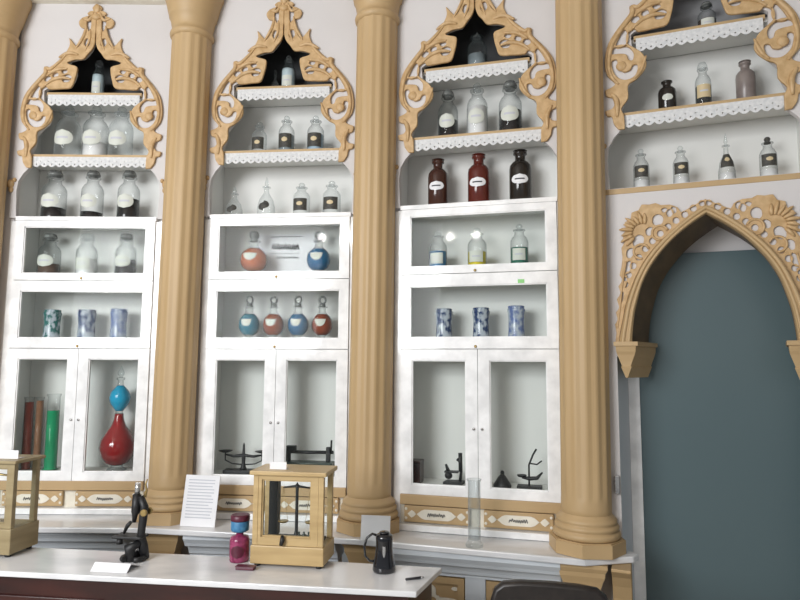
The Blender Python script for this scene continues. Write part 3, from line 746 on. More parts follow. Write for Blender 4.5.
ITEMS = [
 (1, -0.038, 3.322, 0.271, 0.077, 'jar', 'clear', 'pale', 0.62, 'flat', 'band', 'glass_jar', 'pale bluish glass jar alone in the dark peak of the left cabinet arch', 'jar', ''),
 (1, -0.211, 2.923, 0.365, 0.153, 'jar', 'clear', '', 0, 'ball', 'oval', 'apothecary_jar', 'leftmost large empty clear glass jar behind lace trim of left cabinet upper shelf', 'jar', 'large clear jars on the left cabinet upper shelf'),
 (1, -0.035, 2.923, 0.367, 0.153, 'jar', 'clear', 'white', 0.3, 'ball', 'oval', 'apothecary_jar', 'middle large clear glass jar with pale powder on left cabinet upper shelf', 'jar', 'large clear jars on the left cabinet upper shelf'),
 (1, 0.126, 2.923, 0.362, 0.147, 'jar', 'clear', '', 0, 'ball', 'oval', 'apothecary_jar', 'rightmost large empty clear glass jar on left cabinet upper shelf', 'jar', 'large clear jars on the left cabinet upper shelf'),
 (1, -0.275, 2.533, 0.325, 0.145, 'jar', 'clear', 'black', 0.24, 'flat', 'oval', 'apothecary_jar', 'wide clear jar with a little black powder, leftmost on open niche floor of left cabinet', 'jar', 'clear jars with dark contents in the left niche'),
 (1, -0.034, 2.533, 0.327, 0.133, 'jar', 'clear', 'black', 0.16, 'flat', 'oval', 'apothecary_jar', 'clear jar with thin black layer, middle of open niche floor of left cabinet', 'jar', 'clear jars with dark contents in the left niche'),
 (1, 0.195, 2.533, 0.329, 0.133, 'jar', 'clear', 'black', 0.42, 'flat', 'oval', 'apothecary_jar', 'clear jar nearly half full of black powder, rightmost on open niche floor of left cabinet', 'jar', 'clear jars with dark contents in the left niche'),
 (1, -0.282, 2.172, 0.279, 0.131, 'jar', 'clear', 'brown', 0.3, 'flat', 'oval', 'apothecary_jar', 'clear jar with brown contents behind glass, leftmost in top glazed row of left cabinet', 'jar', 'jars in the top glazed row of the left cabinet'),
 (1, -0.049, 2.172, 0.281, 0.125, 'jar', 'clear', 'white', 0.42, 'flat', 'band', 'apothecary_jar', 'clear jar of white powder in middle of left cabinet top glazed row', 'jar', 'jars in the top glazed row of the left cabinet'),
 (1, 0.196, 2.172, 0.282, 0.125, 'jar', 'clear', 'black', 0.4, 'flat', 'oval', 'apothecary_jar', 'clear jar with dark contents and brown lid, rightmost in left cabinet top glazed row', 'jar', 'jars in the top glazed row of the left cabinet'),
 (1, -0.24, 1.782, 0.189, 0.105, 'albarello', 'greenblue', '', 0, '', '', 'ceramic_jar', 'green and blue painted white ceramic jar, leftmost in left cabinet lower glazed row', 'jar', 'painted ceramic jars in the left cabinet'),
 (1, -0.026, 1.782, 0.19, 0.112, 'albarello', 'darkblue', '', 0, '', '', 'ceramic_jar', 'dark blue painted ceramic jar in middle of left cabinet lower glazed row', 'jar', 'painted ceramic jars in the left cabinet'),
 (1, 0.172, 1.782, 0.197, 0.105, 'albarello', 'paleblue', '', 0, '', '', 'ceramic_jar', 'pale blue painted ceramic jar, rightmost in left cabinet lower glazed row', 'jar', 'painted ceramic jars in the left cabinet'),
 (1, -0.348, 0.998, 0.436, 0.061, 'cylinder', 'clear', 'red', 0.93, '', '', 'glass_cylinder', 'tall glass cylinder of red brown liquid, leftmost behind left cabinet door', 'cylinder', 'coloured liquid cylinders behind the left cabinet door'),
 (1, -0.283, 0.998, 0.436, 0.049, 'cylinder', 'clear', 'dullred', 0.95, '', '', 'glass_cylinder', 'narrow glass cylinder of dull brown liquid between red and green cylinders', 'cylinder', 'coloured liquid cylinders behind the left cabinet door'),
 (1, -0.199, 0.998, 0.455, 0.082, 'cylinder', 'clear', 'green', 0.78, '', '', 'glass_cylinder', 'tall glass cylinder of bright green liquid behind left cabinet door', 'cylinder', 'coloured liquid cylinders behind the left cabinet door'),
 (2, -0.005, 3.322, 0.254, 0.088, 'jar', 'clear', 'pale', 0.62, 'ball', 'band', 'glass_jar', 'clear glass jar in the dark peak of the middle cabinet arch', 'jar', ''),
 (2, -0.09, 3.322, 0.165, 0.056, 'flask', 'clear', '', 0, 'ball', '', 'glass_flask', 'tiny squat flask left of the jar in peak of middle cabinet arch', 'flask', ''),
 (2, -0.181, 2.923, 0.228, 0.093, 'jar', 'clear', '', 0, 'ball', 'darkband', 'glass_bottle', 'small clear stoppered bottle, leftmost on middle cabinet upper shelf', 'bottle', 'small bottles on the middle cabinet upper shelf'),
 (2, -0.008, 2.923, 0.261, 0.099, 'jar', 'clear', 'smoke', 0.5, 'ball', 'darkband', 'glass_bottle', 'small smoky bottle with dark label in middle of middle cabinet upper shelf', 'bottle', 'small bottles on the middle cabinet upper shelf'),
 (2, 0.176, 2.923, 0.255, 0.105, 'jar', 'clear', 'paleblue2', 0.5, 'ball', 'darkband', 'glass_bottle', 'small bluish bottle, rightmost on middle cabinet upper shelf', 'bottle', 'small bottles on the middle cabinet upper shelf'),
 (2, -0.329, 2.533, 0.211, 0.105, 'flask', 'clear', '', 0, 'spike', 'darkslant', 'glass_flask', 'small clear flask with slanted dark label, leftmost on open niche floor of middle cabinet', 'flask', 'small flasks in the middle niche'),
 (2, -0.126, 2.533, 0.263, 0.111, 'flask', 'clear', '', 0, 'spike', 'darkslant', 'glass_flask', 'clear flask with tall pointed stopper, second from left on middle niche floor', 'flask', 'small flasks in the middle niche'),
 (2, 0.096, 2.533, 0.22, 0.104, 'jar', 'clear', '', 0, 'ball', 'darkband', 'glass_bottle', 'square shouldered clear bottle, third from left on middle niche floor', 'bottle', 'small flasks in the middle niche'),
 (2, 0.284, 2.533, 0.228, 0.11, 'jar', 'clear', '', 0, 'ball', 'darkband', 'glass_bottle', 'clear bottle with spotted dark label, rightmost on middle niche floor', 'bottle', 'small flasks in the middle niche'),
 (2, -0.195, 2.172, 0.285, 0.165, 'globe', 'clear', 'orange', 0.6, 'ball', 'heart', 'show_globe', 'round bottle of pale orange liquid left of the sign in middle cabinet', 'bottle', 'round bottles beside the script sign'),
 (2, 0.209, 2.172, 0.279, 0.145, 'globe', 'clear', 'blue', 0.6, 'ball', 'heart', 'show_globe', 'round bottle of blue liquid right of the sign in middle cabinet', 'bottle', 'round bottles beside the script sign'),
 (2, -0.212, 1.782, 0.267, 0.127, 'globe', 'clear', 'cyan', 0.6, 'ring', 'heart', 'show_globe', 'round bottle of turquoise liquid, leftmost of four in middle cabinet lower row', 'bottle', 'four round bottles in the middle cabinet'),
 (2, -0.062, 1.782, 0.266, 0.127, 'globe', 'clear', 'deeporange', 0.6, 'ring', 'heart', 'show_globe', 'round bottle of orange liquid, second from left of four in middle cabinet', 'bottle', 'four round bottles in the middle cabinet'),
 (2, 0.09, 1.782, 0.266, 0.126, 'globe', 'clear', 'blue', 0.6, 'ring', 'heart', 'show_globe', 'round bottle of deep blue liquid, third from left of four in middle cabinet', 'bottle', 'four round bottles in the middle cabinet'),
 (2, 0.238, 1.782, 0.265, 0.126, 'globe', 'clear', 'redorange', 0.6, 'ring', 'heart', 'show_globe', 'round bottle of red orange liquid, rightmost of four in middle cabinet', 'bottle', 'four round bottles in the middle cabinet'),
 (3, -0.008, 3.322, 0.254, 0.116, 'jar', 'clear', 'smoke', 0.4, 'spike', '', 'glass_jar', 'clear wide jar with pointed stopper in peak of right cabinet arch', 'jar', ''),
 (3, -0.18, 2.923, 0.314, 0.116, 'jar', 'clear', 'black', 0.4, 'flat', 'oval', 'apothecary_jar', 'clear jar with dark contents, leftmost on right cabinet upper shelf', 'jar', 'jars on the right cabinet upper shelf'),
 (3, -0.01, 2.923, 0.343, 0.12, 'jar', 'clear', 'white', 0.55, 'ball', 'oval', 'apothecary_jar', 'clear jar of white powder in middle of right cabinet upper shelf', 'jar', 'jars on the right cabinet upper shelf'),
 (3, 0.178, 2.923, 0.328, 0.13, 'jar', 'clear', 'black', 0.45, 'flat', 'oval', 'apothecary_jar', 'clear jar with black contents, rightmost on right cabinet upper shelf', 'jar', 'jars on the right cabinet upper shelf'),
 (3, -0.24, 2.533, 0.3, 0.115, 'bottle', 'brownglass', '', 0, 'flat', 'bigoval', 'amber_bottle', 'dark brown bottle with white oval label, leftmost on right niche floor', 'bottle', 'brown bottles with oval labels'),
 (3, -0.004, 2.533, 0.31, 0.124, 'bottle', 'redbrownglass', '', 0, 'flat', 'bigoval', 'amber_bottle', 'reddish brown bottle with white oval label in middle of right niche floor', 'bottle', 'brown bottles with oval labels'),
 (3, 0.229, 2.533, 0.314, 0.122, 'bottle', 'blackglass', '', 0, 'flat', 'bigoval', 'amber_bottle', 'nearly black bottle with white oval label, rightmost on right niche floor', 'bottle', 'brown bottles with oval labels'),
 (3, -0.24, 2.172, 0.236, 0.103, 'jar', 'clear', 'blue', 0.48, 'ball', 'band', 'liquid_bottle', 'stoppered clear bottle half full of blue liquid in right cabinet', 'bottle', 'liquid bottles in the right cabinet'),
 (3, -0.016, 2.172, 0.242, 0.107, 'jar', 'clear', 'yellow', 0.42, 'ball', 'band', 'liquid_bottle', 'stoppered clear bottle half full of yellow liquid in right cabinet', 'bottle', 'liquid bottles in the right cabinet'),
 (3, 0.218, 2.172, 0.253, 0.099, 'jar', 'clear', 'darkgreen', 0.46, 'ball', 'band', 'liquid_bottle', 'stoppered clear bottle half full of green liquid in right cabinet', 'bottle', 'liquid bottles in the right cabinet'),
 (3, -0.206, 1.782, 0.177, 0.101, 'albarello', 'darkblue', '', 0, '', '', 'ceramic_jar', 'blue and white ceramic jar, leftmost in right cabinet lower glazed row', 'jar', 'painted ceramic jars in the right cabinet'),
 (3, 0.003, 1.782, 0.179, 0.1, 'albarello', 'darkblue', '', 0, '', '', 'ceramic_jar', 'blue and white ceramic jar in middle of right cabinet lower glazed row', 'jar', 'painted ceramic jars in the right cabinet'),
 (3, 0.196, 1.782, 0.186, 0.098, 'albarello', 'paleblue', '', 0, '', '', 'ceramic_jar', 'paler blue ceramic jar, rightmost in right cabinet lower glazed row', 'jar', 'painted ceramic jars in the right cabinet'),
 (4, -0.142, 2.923, 0.198, 0.088, 'bottle', 'blackglass', '', 0, '', 'smallblob', 'dark_bottle', 'squat black bottle with pale label, leftmost on shelf above the doorway arch', 'bottle', 'bottles on the upper shelf above the doorway'),
 (4, 0.027, 2.923, 0.261, 0.076, 'jar', 'clear', 'whiteblack', 0.5, 'flat', 'goldband', 'specimen_jar', 'clear jar with gilt label and dark base in middle of shelf above doorway arch', 'jar', 'bottles on the upper shelf above the doorway'),
 (4, 0.218, 2.923, 0.238, 0.089, 'bottle', 'greybrown', '', 0, 'flat', '', 'stoneware_bottle', 'grey brown stoneware bottle, rightmost on upper shelf above doorway arch', 'bottle', 'bottles on the upper shelf above the doorway'),
 (4, -0.279, 2.533, 0.236, 0.078, 'jar', 'clear', 'white', 0.26, 'ball', 'highband', 'perfume_bottle', 'little clear bottle with amber label, leftmost on sill above the doorway arch', 'bottle', 'little bottles on the sill above the doorway'),
 (4, -0.091, 2.533, 0.229, 0.076, 'jar', 'clear', 'white', 0.26, 'ball', 'highband', 'perfume_bottle', 'little clear bottle with dark amber label, second from left above the doorway arch', 'bottle', 'little bottles on the sill above the doorway'),
 (4, 0.116, 2.533, 0.271, 0.079, 'flask', 'clear', 'white', 0.22, 'spike', 'highband', 'perfume_bottle', 'little bottle with tall pointed stopper, third from left above the doorway arch', 'bottle', 'little bottles on the sill above the doorway'),
 (4, 0.297, 2.533, 0.227, 0.077, 'jar', 'clear', 'white', 0.26, 'darkball', 'highband', 'perfume_bottle', 'little bottle with dark stopper, rightmost on sill above the doorway arch', 'bottle', 'little bottles on the sill above the doorway'),
 (4, 0.058, 3.322, 0.178, 0.087, 'jar', 'clear', 'brown', 0.45, 'flat', 'band', 'glass_jar', 'small squat jar with brown contents in the topmost niche above doorway arch', 'jar', '')]
for it in ITEMS: vessel(*it)

# carboy: a stacked pair of show globes
p = w(1, .203, -.11)
t = empty('carboy', (p.x, p.y, .998), radians(BAYS[1][2]), label='stacked show globe with red bulb below and blue bulb above in left cabinet', cat='show globe')
low = [(.055, 0), (.058, .006), (.035, .018), (.034, .03), (.065, .045), (.095, .085), (.107, .135), (.098, .18), (.072, .225), (.045, .262), (.030, .30), (.026, .325), (.026, .338)]
up = [(.022, .335), (.022, .355), (.034, .372), (.055, .40), (.064, .432), (.055, .468), (.034, .494), (.018, .51), (.015, .54), (.024, .546), (.024, .556), (.012, .56)]
MB().lathe(low, 36).build('lower_globe', MT['liqglass'], t)
MB().lathe([(r * .95, z) for r, z in low[3:]], 36).build('red_liquid', MT['carred'], t)
MB().lathe(up, 36).build('upper_globe', MT['liqglass'], t)
MB().lathe([(r * .95, z) for r, z in up[1:8]], 36).build('blue_liquid', MT['carblue'], t)
MB().lathe([(.010, .555), (.010, .565), (.018, .575), (.020, .59), (.012, .605), (.005, .62), (.0004, .632)], 20).build('stopper', MT['clear'], t)

# script sign on the back of the middle cabinet
p = w(2, -.03, -DEPTH + .006)
t = empty('script_sign', (p.x, p.y, 2.1725), radians(BAYS[2][2]), label='white card with black script lettering behind glass in the middle cabinet', cat='sign')
MB().box(-.20, .20, -.003, .003, 0, .29).build('card', MT['paper'], t)
mb = MB()
mb.box(-.10, .10, -.0038, -.0032, .268, .273)
scribble(mb, -.09, .085, .208, .05, -.0045, 7, .0032, 3); scribble(mb, -.08, .08, .200, .03, -.0045, 11, .0022, 9)
mb.box(-.10, .09, -.0038, -.0032, .163, .1655)
scribble(mb, -.06, .085, .138, .014, -.0045, 12, .0018, 5)
mb.build('lettering', MT['ink'], t)
# green sticker at the top of the right cabinet's glazed row
p = w(3, .234, .0235)
o = MB().box(-.017, .017, -.0008, .0006, -.010, .010).build('sticker', MT['sticker']); o.location = (p.x, p.y, 2.088); o.rotation_euler = (0, 0, radians(BAYS[3][2]))
tag(o, 'tiny green sticker on the white frame of the right cabinet', 'sticker')

# ------------------------------------------------------------------ apparatus on the cabinet floors
def bay_thing(name, b, u, d, z, **k):
    p = w(b, u, d); return empty(name, (p.x, p.y, z), radians(BAYS[b][2]), **k)
ZF = .998
t = bay_thing('balance_scale', 2, -.225, -.12, ZF, label='black iron balance scale with two pans behind left door of middle cabinet', cat='scale')
MB().prism([(-.11, -.045), (.11, -.045), (.12, .045), (-.12, .045)], 0, .022).build('base', MT['iron'], t, .005)
MB().lathe([(.022, .022), (.016, .035), (.010, .06), (.012, .09), (.008, .12), (.006, .165), (.0005, .18)], 16).build('pillar', MT['iron'], t)
MB().tube([(-.115, 0, .108), (-.06, 0, .098), (0, 0, .105), (.06, 0, .098), (.115, 0, .108)], [.005, .008, .010, .008, .005], 8).build('beam', MT['iron'], t)
for sg in (-1, 1):
    MB().lathe([(.0005, .118), (.018, .119), (.040, .128), (.042, .131), (.02, .124), (.0005, .123)], 20, (sg * .112, 0, 0)).build('pan', MT['iron'], t)
    MB().tube([(sg * .112, 0, .118), (sg * .112, 0, .075), (sg * .07, 0, .055), (0, 0, .05)], .004, 6).build('linkage', MT['iron'], t)
t = bay_thing('beam_scale', 2, .165, -.13, ZF, label='long low dark green beam scale behind right door of middle cabinet', cat='scale')
MB().box(-.13, .15, -.045, .045, 0, .075).build('base', MT['greenmetal'], t, .006)
MB().tube([(-.14, 0, .13), (0, 0, .128), (.15, 0, .13)], .010, 8).build('beam', MT['iron'], t)
for sg in (-1, 1): MB().box(sg * .12 - .012, sg * .12 + .012, -.015, .015, .0755, .16).build('post', MT['iron'], t, .003)
MB().box(-.135, -.075, -.02, .02, .122, .165).build('weight', MT['iron'], t, .004)
MB().tube([(.135, 0, .12), (.138, 0, .20)], .006, 8).build('pointer', MT['iron'], t)

t = bay_thing('microscope', 3, -.145, -.10, ZF, label='small black microscope behind the left door of the right cabinet', cat='microscope')
MB().prism([(-.06, -.04), (.04, -.04), (.05, .04), (-.05, .04)], 0, .018).build('base', MT['iron'], t, .004)
MB().tube([(.03, 0, .018), (.035, 0, .07), (.03, 0, .12), (.012, 0, .135)], [.009, .008, .008, .009], 8).build('arm', MT['iron'], t)
MB().tube([(.032, 0, .07), (.030, 0, .168)], .011, 12).build('tube', MT['iron'], t)
MB().box(-.055, .02, -.022, .022, .062, .070).build('stage', MT['iron'], t)
MB().ball((-.035, 0, .045), .022, .014, .02).build('mirror', MT['iron'], t)
MB().tube([(-.035, 0, .065), (-.05, 0, .105)], [.012, .006], 8).build('lamp_arm', MT['iron'], t)
t = bay_thing('wooden_box', 3, -.362, -.09, ZF, label='dark red brown wooden box at far left floor of the right cabinet', cat='box')
MB().box(-.034, .034, -.05, .05, 0, .105).build('body', MT['mahogany'], t, .003)
MB().box(-.036, .036, -.052, .052, .1055, .122).build('lid', MT['mahogany'], t, .003)
t = bay_thing('bell_weight', 3, .112, -.10, ZF, label='small black cone shaped weight behind right door of the right cabinet', cat='weight')
MB().lathe([(.048, 0), (.048, .012), (.036, .03), (.022, .052), (.012, .062), (.010, .068)], 20).build('body', MT['iron'], t)
MB().ball((0, 0, .075), .011).build('knob', MT['iron'], t)
t = bay_thing('retort_stand', 3, .265, -.10, ZF, label='thin black stand with curved arms behind right door of the right cabinet', cat='stand')
MB().prism([(-.075, -.035), (.055, -.035), (.055, .035), (-.075, .035)], 0, .014).build('base', MT['iron'], t, .003)
MB().tube([(-.012, 0, .014), (-.012, 0, .12), (.01, 0, .175), (.028, 0, .205)], .005, 8).build('rod', MT['iron'], t)
MB().tube([(-.05, 0, .055), (-.01, 0, .05), (.03, 0, .055), (.058, 0, .085)], [.006, .011, .010, .004], 8).build('arm', MT['iron'], t)
MB().tube([(-.012, 0, .13), (.03, 0, .125), (.055, 0, .145)], .004, 8).build('arm', MT['iron'], t)
MB().lathe([(.0005, .056), (.020, .058), (.026, .066), (.026, .068), (.0005, .062)], 16, (-.05, 0, 0)).build('pan', MT['iron'], t)

# ------------------------------------------------------------------ things on the ledge
tilt = radians(-4)
t = empty('notice', (-1.085, 3.485, LEDGE + .0015), radians(-10), label='white printed notice standing on the ledge left of the balance case', cat='notice')
me = MB(); me.add([(-.10, 0, 0), (.10, 0, 0), (.10, .05, .262), (-.10, .05, .262), (-.10, .006, 0), (.10, .006, 0), (.10, .056, .262), (-.10, .056, .262)],
                  [(0, 1, 2, 3), (7, 6, 5, 4), (0, 4, 5, 1), (2, 6, 7, 3), (1, 5, 6, 2), (0, 3, 7, 4)])
me.build('sheet', MT['paper'], t)
mb = MB()
rnd = random.Random(4)
for i in range(13):
    z = .235 - i * .016; y = .05 * z / .262 - .0012; x1 = .075 - rnd.random() * .03 * (i % 3 == 2)
    mb.box(-.078, x1, y - .0002, y + .0006, z, z + .005)
mb.build('printed_lines', MT['greyink'], t)
MB().add([(-.03, .055, .2), (.03, .055, .2), (.03, .12, .0), (-.03, .12, 0), (-.03, .058, .2), (.03, .058, .2), (.03, .124, 0), (-.03, .124, 0)],
         [(0, 1, 2, 3), (7, 6, 5, 4), (0, 4, 5, 1), (2, 6, 7, 3), (1, 5, 6, 2), (0, 3, 7, 4)]).build('easel_back', MT['paper'], t)
t = empty('measuring_cylinder', (.368, 3.155, LEDGE + .001), 0, label='tall empty clear glass cylinder on the ledge before the right cabinet', cat='cylinder')
MB().lathe([(.043, 0), (.044, .010), (.034, .022), (.031, .03), (.031, .305), (.037, .318), (.036, .318), (.029, .305), (.029, .034), (.0005, .03)], 32).build('body', MT['clear'], t)
t = empty('card', (-.118, 3.235, LEDGE + .001), radians(-8), label='blank white card leaning on the column base behind the black jug', cat='card')
MB().add([(-.074, 0, 0), (.074, 0, 0), (.074, .02, .118), (-.074, .02, .118), (-.074, .004, 0), (.074, .004, 0), (.074, .024, .118), (-.074, .024, .118)],
         [(0, 1, 2, 3), (7, 6, 5, 4), (0, 4, 5, 1), (2, 6, 7, 3), (1, 5, 6, 2), (0, 3, 7, 4)]).build('sheet', MT['paper'], t)

# ------------------------------------------------------------------ marble topped counter
CT = .82
t = empty('counter', (-1.1, 2.7, 0), 0, label='dark mahogany counter with white marble top in the foreground', cat='counter')
P4 = [(-2.9, 2.76), (.066, 2.395), (.178, 2.672), (-.25, 2.742), (-2.9, 3.09)]
loc = [(x + 1.1, y - 2.7) for x, y in P4]
MB().prism(loc, CT - .022, CT).build('marble_top', MT['marble'], t, .004)
ins = [(x + 1.1, y - 2.7) for x, y in [(-2.86, 2.79), (.035, 2.432), (.135, 2.652), (-.26, 2.712), (-2.86, 3.05)]]
MB().prism(ins, .09, CT - .023).build('body', MT['mahogany'], t)
MB().prism([(x * .995, y + .012) for x, y in ins], .002, .089).build('plinth', MT['mahogany'], t)
# front panels of the counter
dx, dy = .035 + 2.86, 2.432 - 2.79; an = math.atan2(dy, dx); L_ = math.hypot(dx, dy)
for i in range(5):
    s0 = (i + .5) / 5; cx, cy = -2.86 + dx * s0 + 1.1, 2.79 + dy * s0 - 2.7
    MB().obox((cx + .006 * sin(an), cy - .006 * cos(an), .44), an, L_ / 10 - .04, .005, .28).build('front_panel', MT['mahogany'], t, .003)

def glass_case(t, wd, dp, h, base_h, m, post, top_t=.018, inner=None):
    """wooden balance case: box base, corner posts, glazed sides, lid"""
    MB().box(-.005, wd + .005, -.005, dp + .008, .012, base_h).build('base', m, t, .004)
    for x in (.02, wd - .02):
        for y in (.02, dp - .02):
            MB().lathe([(.012, 0), (.014, .006), (.010, .0118)], 12, (x, y, 0)).build('foot', MT['iron'], t)
    for x in (0, wd - post):
        for y in (0, dp - post): MB().box(x, x + post, y, y + post, base_h + .0005, h - top_t - .0005).build('post', m, t, .002)
    MB().box(-.014, wd + .014, -.014, dp + .014, h - top_t, h).build('lid', m, t, .004)
    return t
# big balance case
ang = radians(-8.2)
t = empty('balance_case', (-.604, 2.672, CT + .0008), ang, label='honey coloured wooden balance case with glass sides and a pillar scale inside', cat='balance case')
WD, DP, HH = .300, .165, .385
glass_case(t, WD, DP, HH, .085, MT['oak'], .022)
f = frame_mb(.0225, WD - .0225, .0865, HH - .019, .036, WD - .052, .118, HH - .036, .001, .016).build('front_frame', MT['oak'], t)
MB().box(.0365, WD - .0525, .009, .011, .1185, HH - .0365).build('pane', MT['pane'], f)
MB().tube([(.130, -.004, .128), (.134, -.012, .112), (.128, -.010, .092)], [.006, .010, .008], 8).build('catch', MT['iron'], f)
for x in (.003, WD - .005): MB().box(x, x + .002, .023, DP - .023, .0865, HH - .019).build('side_pane', MT['pane'], t)
MB().box(.0225, WD - .0225, DP - .012, DP - .010, .0865, HH - .019).build('back_pane', MT['pane'], t)
MB().box(.030, .068, .110, .150, .0985, HH - .019).build('rear_guide', MT['iron'], t)
MB().box(.0225, WD - .0225, .030, DP - .030, .0858, .098).build('stage', MT['iron'], t)
MB().lathe([(.018, .0985), (.012, .11), (.007, .13), (.0065, .30), (.010, .315), ((.004), .322), (.0005, .328)], 16, (.165, .075, 0)).build('pillar', MT['iron'], t)
MB().tube([(.105, .075, .305), (.165, .075, .312), (.225, .075, .305)], [.003, .006, .003], 8).build('beam', MT['iron'], t)
for sg in (-1, 1):
    x = .165 + sg * .058
    m_ = MB()
    for k in (-1, 1): m_.tube([(x, .075, .303), (x + k * .02, .075, .165)], .0009, 5)
    m_.lathe([(.0005, .160), (.016, .161), (.022, .167), (.022, .169), (.0005, .164)], 16, (x, .075, 0))
    m_.build('pan', MT['brass'], t)
for i, x in enumerate((.185, .205, .225, .238)): MB().lathe([(.008, .0985), (.008, .118 + .004 * (i % 2)), (.003, .122 + .004 * (i % 2)), (.004, .132)], 12, (x, .052, 0)).build('weight', MT['greenmetal'], t)
t2 = empty('card', (-.505, 2.70, CT + HH + .002), ang, label='small white card standing on top of the honey wooden balance case', cat='card')
MB().box(-.036, .036, -.012, -.009, 0, .030).build('sheet', MT['paper'], t2)
MB().box(-.036, .036, -.0085, .012, 0, .003).build('fold', MT['paper'], t2)
# olive case at the left edge
t = empty('balance_case', (-1.975, 2.80, CT + .0008), radians(-7), label='olive brown glass sided case cut off by the left photo edge', cat='balance case')
WD2, DP2, H2 = .325, .165, .405
glass_case(t, WD2, DP2, H2, .118, MT['olive'], .024, .014)
f = frame_mb(.0245, WD2 - .0245, .1195, H2 - .015, .034, WD2 - .034, .138, H2 - .034, .002, .016).build('front_frame', MT['olive'], t)
MB().box(.0345, WD2 - .0345, .009, .011, .1385, H2 - .0345).build('pane', MT['pane'], f)
for x in (.003, WD2 - .005): MB().box(x, x + .002, .025, DP2 - .025, .1195, H2 - .015).build('side_pane', MT['pane'], t)
MB().lathe([(.03, .1185), (.012, .15), (.006, .18), (.005, .33), (.0005, .34)], 14, (.17, .09, 0)).build('pillar', MT['brass'], t)
MB().tube([(.08, .09, .322), (.17, .09, .33), (.26, .09, .322)], [.003, .006, .003], 8).build('beam', MT['brass'], t)
t2 = empty('card', (-1.745, 2.84, CT + H2 + .002), radians(-7), label='white card standing on top of the olive case at left edge', cat='card')
MB().box(-.062, .085, -.03, -.026, 0, .036).build('sheet', MT['paper'], t2)
MB().box(-.062, .085, -.0255, .012, 0, .003).build('fold', MT['paper'], t2)

# microscope on the counter
t = empty('microscope', (-1.115, 2.742, CT + .0008), radians(-8), label='old black microscope standing on the marble counter near the left cabinet', cat='microscope')
hs = []
for i in range(13):
    a = radians(-60 + i * 25); hs.append((.045 * cos(a) + .0, .045 * sin(a), .012))
MB().tube(hs, [.011] * 13, 8).build('horseshoe_base', MT['iron'], t)
MB().tube([(.035, .02, .006), (.035, .01, .06), (.028, .0, .11), (.034, 0, .17), (.038, 0, .22), (.018, 0, .262)], [.022, .019, .016, .017, .017, .014], 10).build('limb', MT['iron'], t)
MB().tube([(-.006, 0, .155), (-.004, 0, .185), (.0, 0, .20), (.002, 0, .27)], [.008, .012, .019, .018], 14).build('tube', MT['iron'], t)
MB().tube([(.002, 0, .271), (.004, 0, .318)], [.011, .012], 14).build('eyepiece', MT['steel'], t)
MB().tube([(.038, 0, .262), (.044, 0, .29), (.038, 0, .315), (.046, 0, .335)], [.006, .005, .004, .003], 8).build('handle', MT['brass'], t)
MB().tube([(-.02, 0, .155), (-.035, 0, .14), (-.050, 0, .108)], [.008, .009, .006], 8).build('objective', MT['iron'], t)
MB().box(-.085, .045, -.035, .035, .092, .103).build('stage', MT['iron'], t, .003)
MB().tube([(-.055, -.02, .09), (-.055, -.02, .07)], [.012, .014], 10).build('stage_knob', MT['iron'], t)
MB().lathe([(.0005, -.004), (.022, -.004), (.024, 0), (.022, .004), (.0005, .004)], 18, (.0, -.012, .055), 'y').build('mirror', MT['steel'], t)
for k in (-1, 1): MB().lathe([(.012, -.006), (.015, -.003), (.015, .003), (.012, .006)], 14, (.048, k * .022, .20), 'y').build('focus_knob', MT['brass'], t)
MB().tube([(.0, .0, .010), (-.01, -.015, .055), (.03, .0, .075)], [.034, .026, .015], 10).build('foot_block', MT['iron'], t)
# card in front of it
t = empty('card', (-1.150, 2.585, CT + .0008), radians(-8), label='folded white card lying on the counter in front of the microscope', cat='card')
MB().add([(-.078, 0, 0), (.078, 0, 0), (.078, .03, .028), (-.078, .03, .028), (-.078, .10, .0), (.078, .10, 0), (-.078, .004, 0), (.078, .004, 0), (.078, .031, .0245), (-.078, .031, .0245), (-.078, .095, .0), (.078, .095, 0)],
         [(0, 1, 2, 3), (3, 2, 5, 4), (6, 9, 8, 7), (9, 10, 11, 8), (0, 6, 7, 1), (4, 5, 11, 10), (0, 3, 9, 6), (1, 7, 8, 2), (3, 4, 10, 9), (2, 8, 11, 5)]).build('sheet', MT['paper'], t)

# maroon and blue jar beside the balance case
t = empty('sweet_jar', (-.672, 2.745, CT + .0008), 0, label='magenta jar with blue band and maroon lid left of honey balance case', cat='jar')
MB().lathe([(.038, .0), (.041, .006), (.041, .088), (.036, .100), (.016, .106), (.014, .120)], 28).build('body', MT['magenta'], t)
MB().lathe([(.030, .1205), (.037, .126), (.038, .135), (.038, .160), (.036, .165)], 28).build('blue_band', MT['bluelabel'], t)
MB().lathe([(.039, .1655), (.040, .170), (.040, .186), (.035, .190)], 28).build('lid', MT['redlid'], t)
label_patch([(1, 0), (1, 1)], (.041), .10, .45, .26, .7, 'oval').build('label', MT['redlid'], t)
t = empty('tray', (-.610, 2.632, CT + .0006), ang, label='small flat maroon tray at the front left foot of honey balance case', cat='tray')
MB().box(-.045, .030, -.014, .016, 0, .010).build('body', MT['redlid'], t, .002)
MB().box(-.047, .032, -.016, .018, .0105, .014).build('rim', MT['redlid'], t, .001)

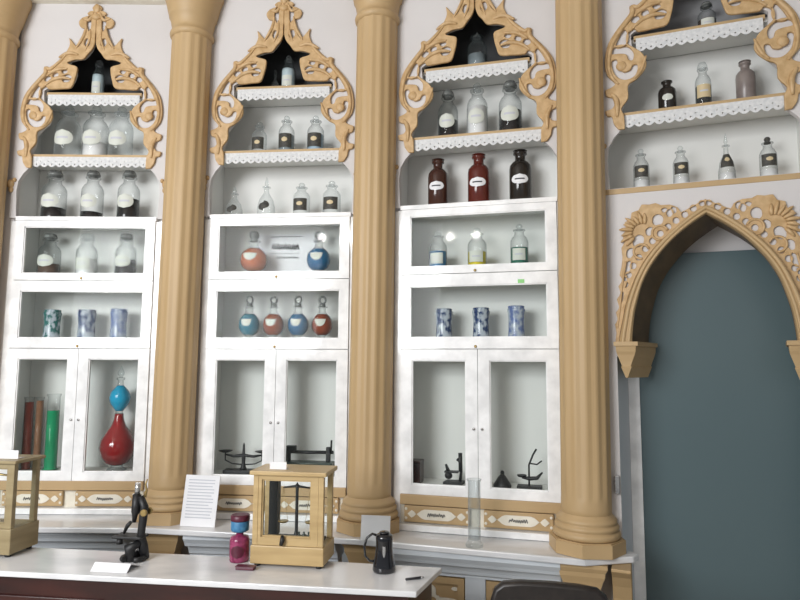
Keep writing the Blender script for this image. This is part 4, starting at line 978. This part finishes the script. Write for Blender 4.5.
# black jug
t = empty('jug', (-.058, 2.622, CT + .0008), 0, label='glossy black bell shaped jug with ring handle near counter right end', cat='jug')
MB().lathe([(.044, 0), (.047, .008), (.045, .025), (.037, .06), (.034, .09), (.034, .115), (.035, .132), (.031, .143), (.014, .147)], 32).build('body', MT['lacquer'], t)
MB().lathe([(.014, .1472), (.022, .149), (.020, .153), (.0005, .155)], 20).build('lid', MT['lacquer'], t)
MB().tube([(-.030, .03, .130), (-.050, .03, .137), (-.072, .03, .120), (-.082, .03, .085), (-.078, .03, .050), (-.060, .03, .030), (-.038, .025, .030)], [.006, .005, .005, .005, .005, .005, .006], 8).build('handle', MT['lacquer'], t)
label_patch([(1, 0), (1, 1)], .0365, .145, .62, .20, .16, 'oval').build('painted_highlight', MT['steel'], t)  # pale patch painting a highlight onto the lacquer, no separate part of the jug
t = empty('pen', (.060, 2.520, CT + .0062), radians(20), label='short dark pen lying on the counter right of the black jug', cat='pen')
MB().tube([(-.035, 0, 0), (-.032, 0, 0), (.028, 0, 0)], [.003, .005, .005], 8).build('barrel', MT['ink'], t)
MB().tube([(.0285, 0, 0), (.040, 0, 0)], [.005, .0035], 8).build('cap', MT['steel'], t)

# ------------------------------------------------------------------ dark chair
t = empty('chair', (.528, 2.285, .0), radians(-12), label='dark leather chair back in front of the right lower cabinet', cat='chair')
ol = [(-.205, .50), (-.21, .70), (-.205, .82), (-.19, .862), (-.16, .885), (-.10, .893), (0, .896), (.10, .893), (.16, .885), (.19, .862), (.205, .82), (.21, .70), (.205, .50)]
link_mesh(plate_mesh('backrest', [ol], .045, .012, y=.02), 'backrest', MT['leather'], t)
MB().box(-.22, .22, .04, .46, .42, .475).build('seat', MT['leather'], t, .012)
for x in (-.19, .19):
    MB().tube([(x, .0, 0), (x, .012, .42), (x, .0, .50)], [.016, .02, .018], 10).build('leg', MT['mahogany'], t)
    MB().tube([(x, .42, 0), (x, .42, .4195)], [.016, .02], 10).build('leg', MT['mahogany'], t)

# ------------------------------------------------------------------ globe lamps hanging in the room behind the viewer
lm, nt_, bs = mat('lit_opal_glass')
bs.inputs['Emission Color'].default_value = (1, .97, .92, 1); bs.inputs['Emission Strength'].default_value = 260
bs.inputs['Base Color'].default_value = (.9, .9, .9, 1)
for i, (x, y) in enumerate(((-2.54, -2.56), (-2.13, -2.66))):
    t = empty('pendant_lamp', (x, y, CEIL), 0, label=['round opal globe lamp hanging at the left of the room', 'round opal globe lamp hanging nearer the middle of the room'][i], cat='lamp', group='opal globe lamps')
    MB().ball((0, 0, -.55), .066, seg=24, ring=14).build('globe', lm, t)
    MB().tube([(0, 0, -.001), (0, 0, -.49)], .006, 8).build('rod', MT['brass'], t)
    MB().lathe([(.05, -.03), (.05, -.001)], 16).build('ceiling_rose', MT['brass'], t)
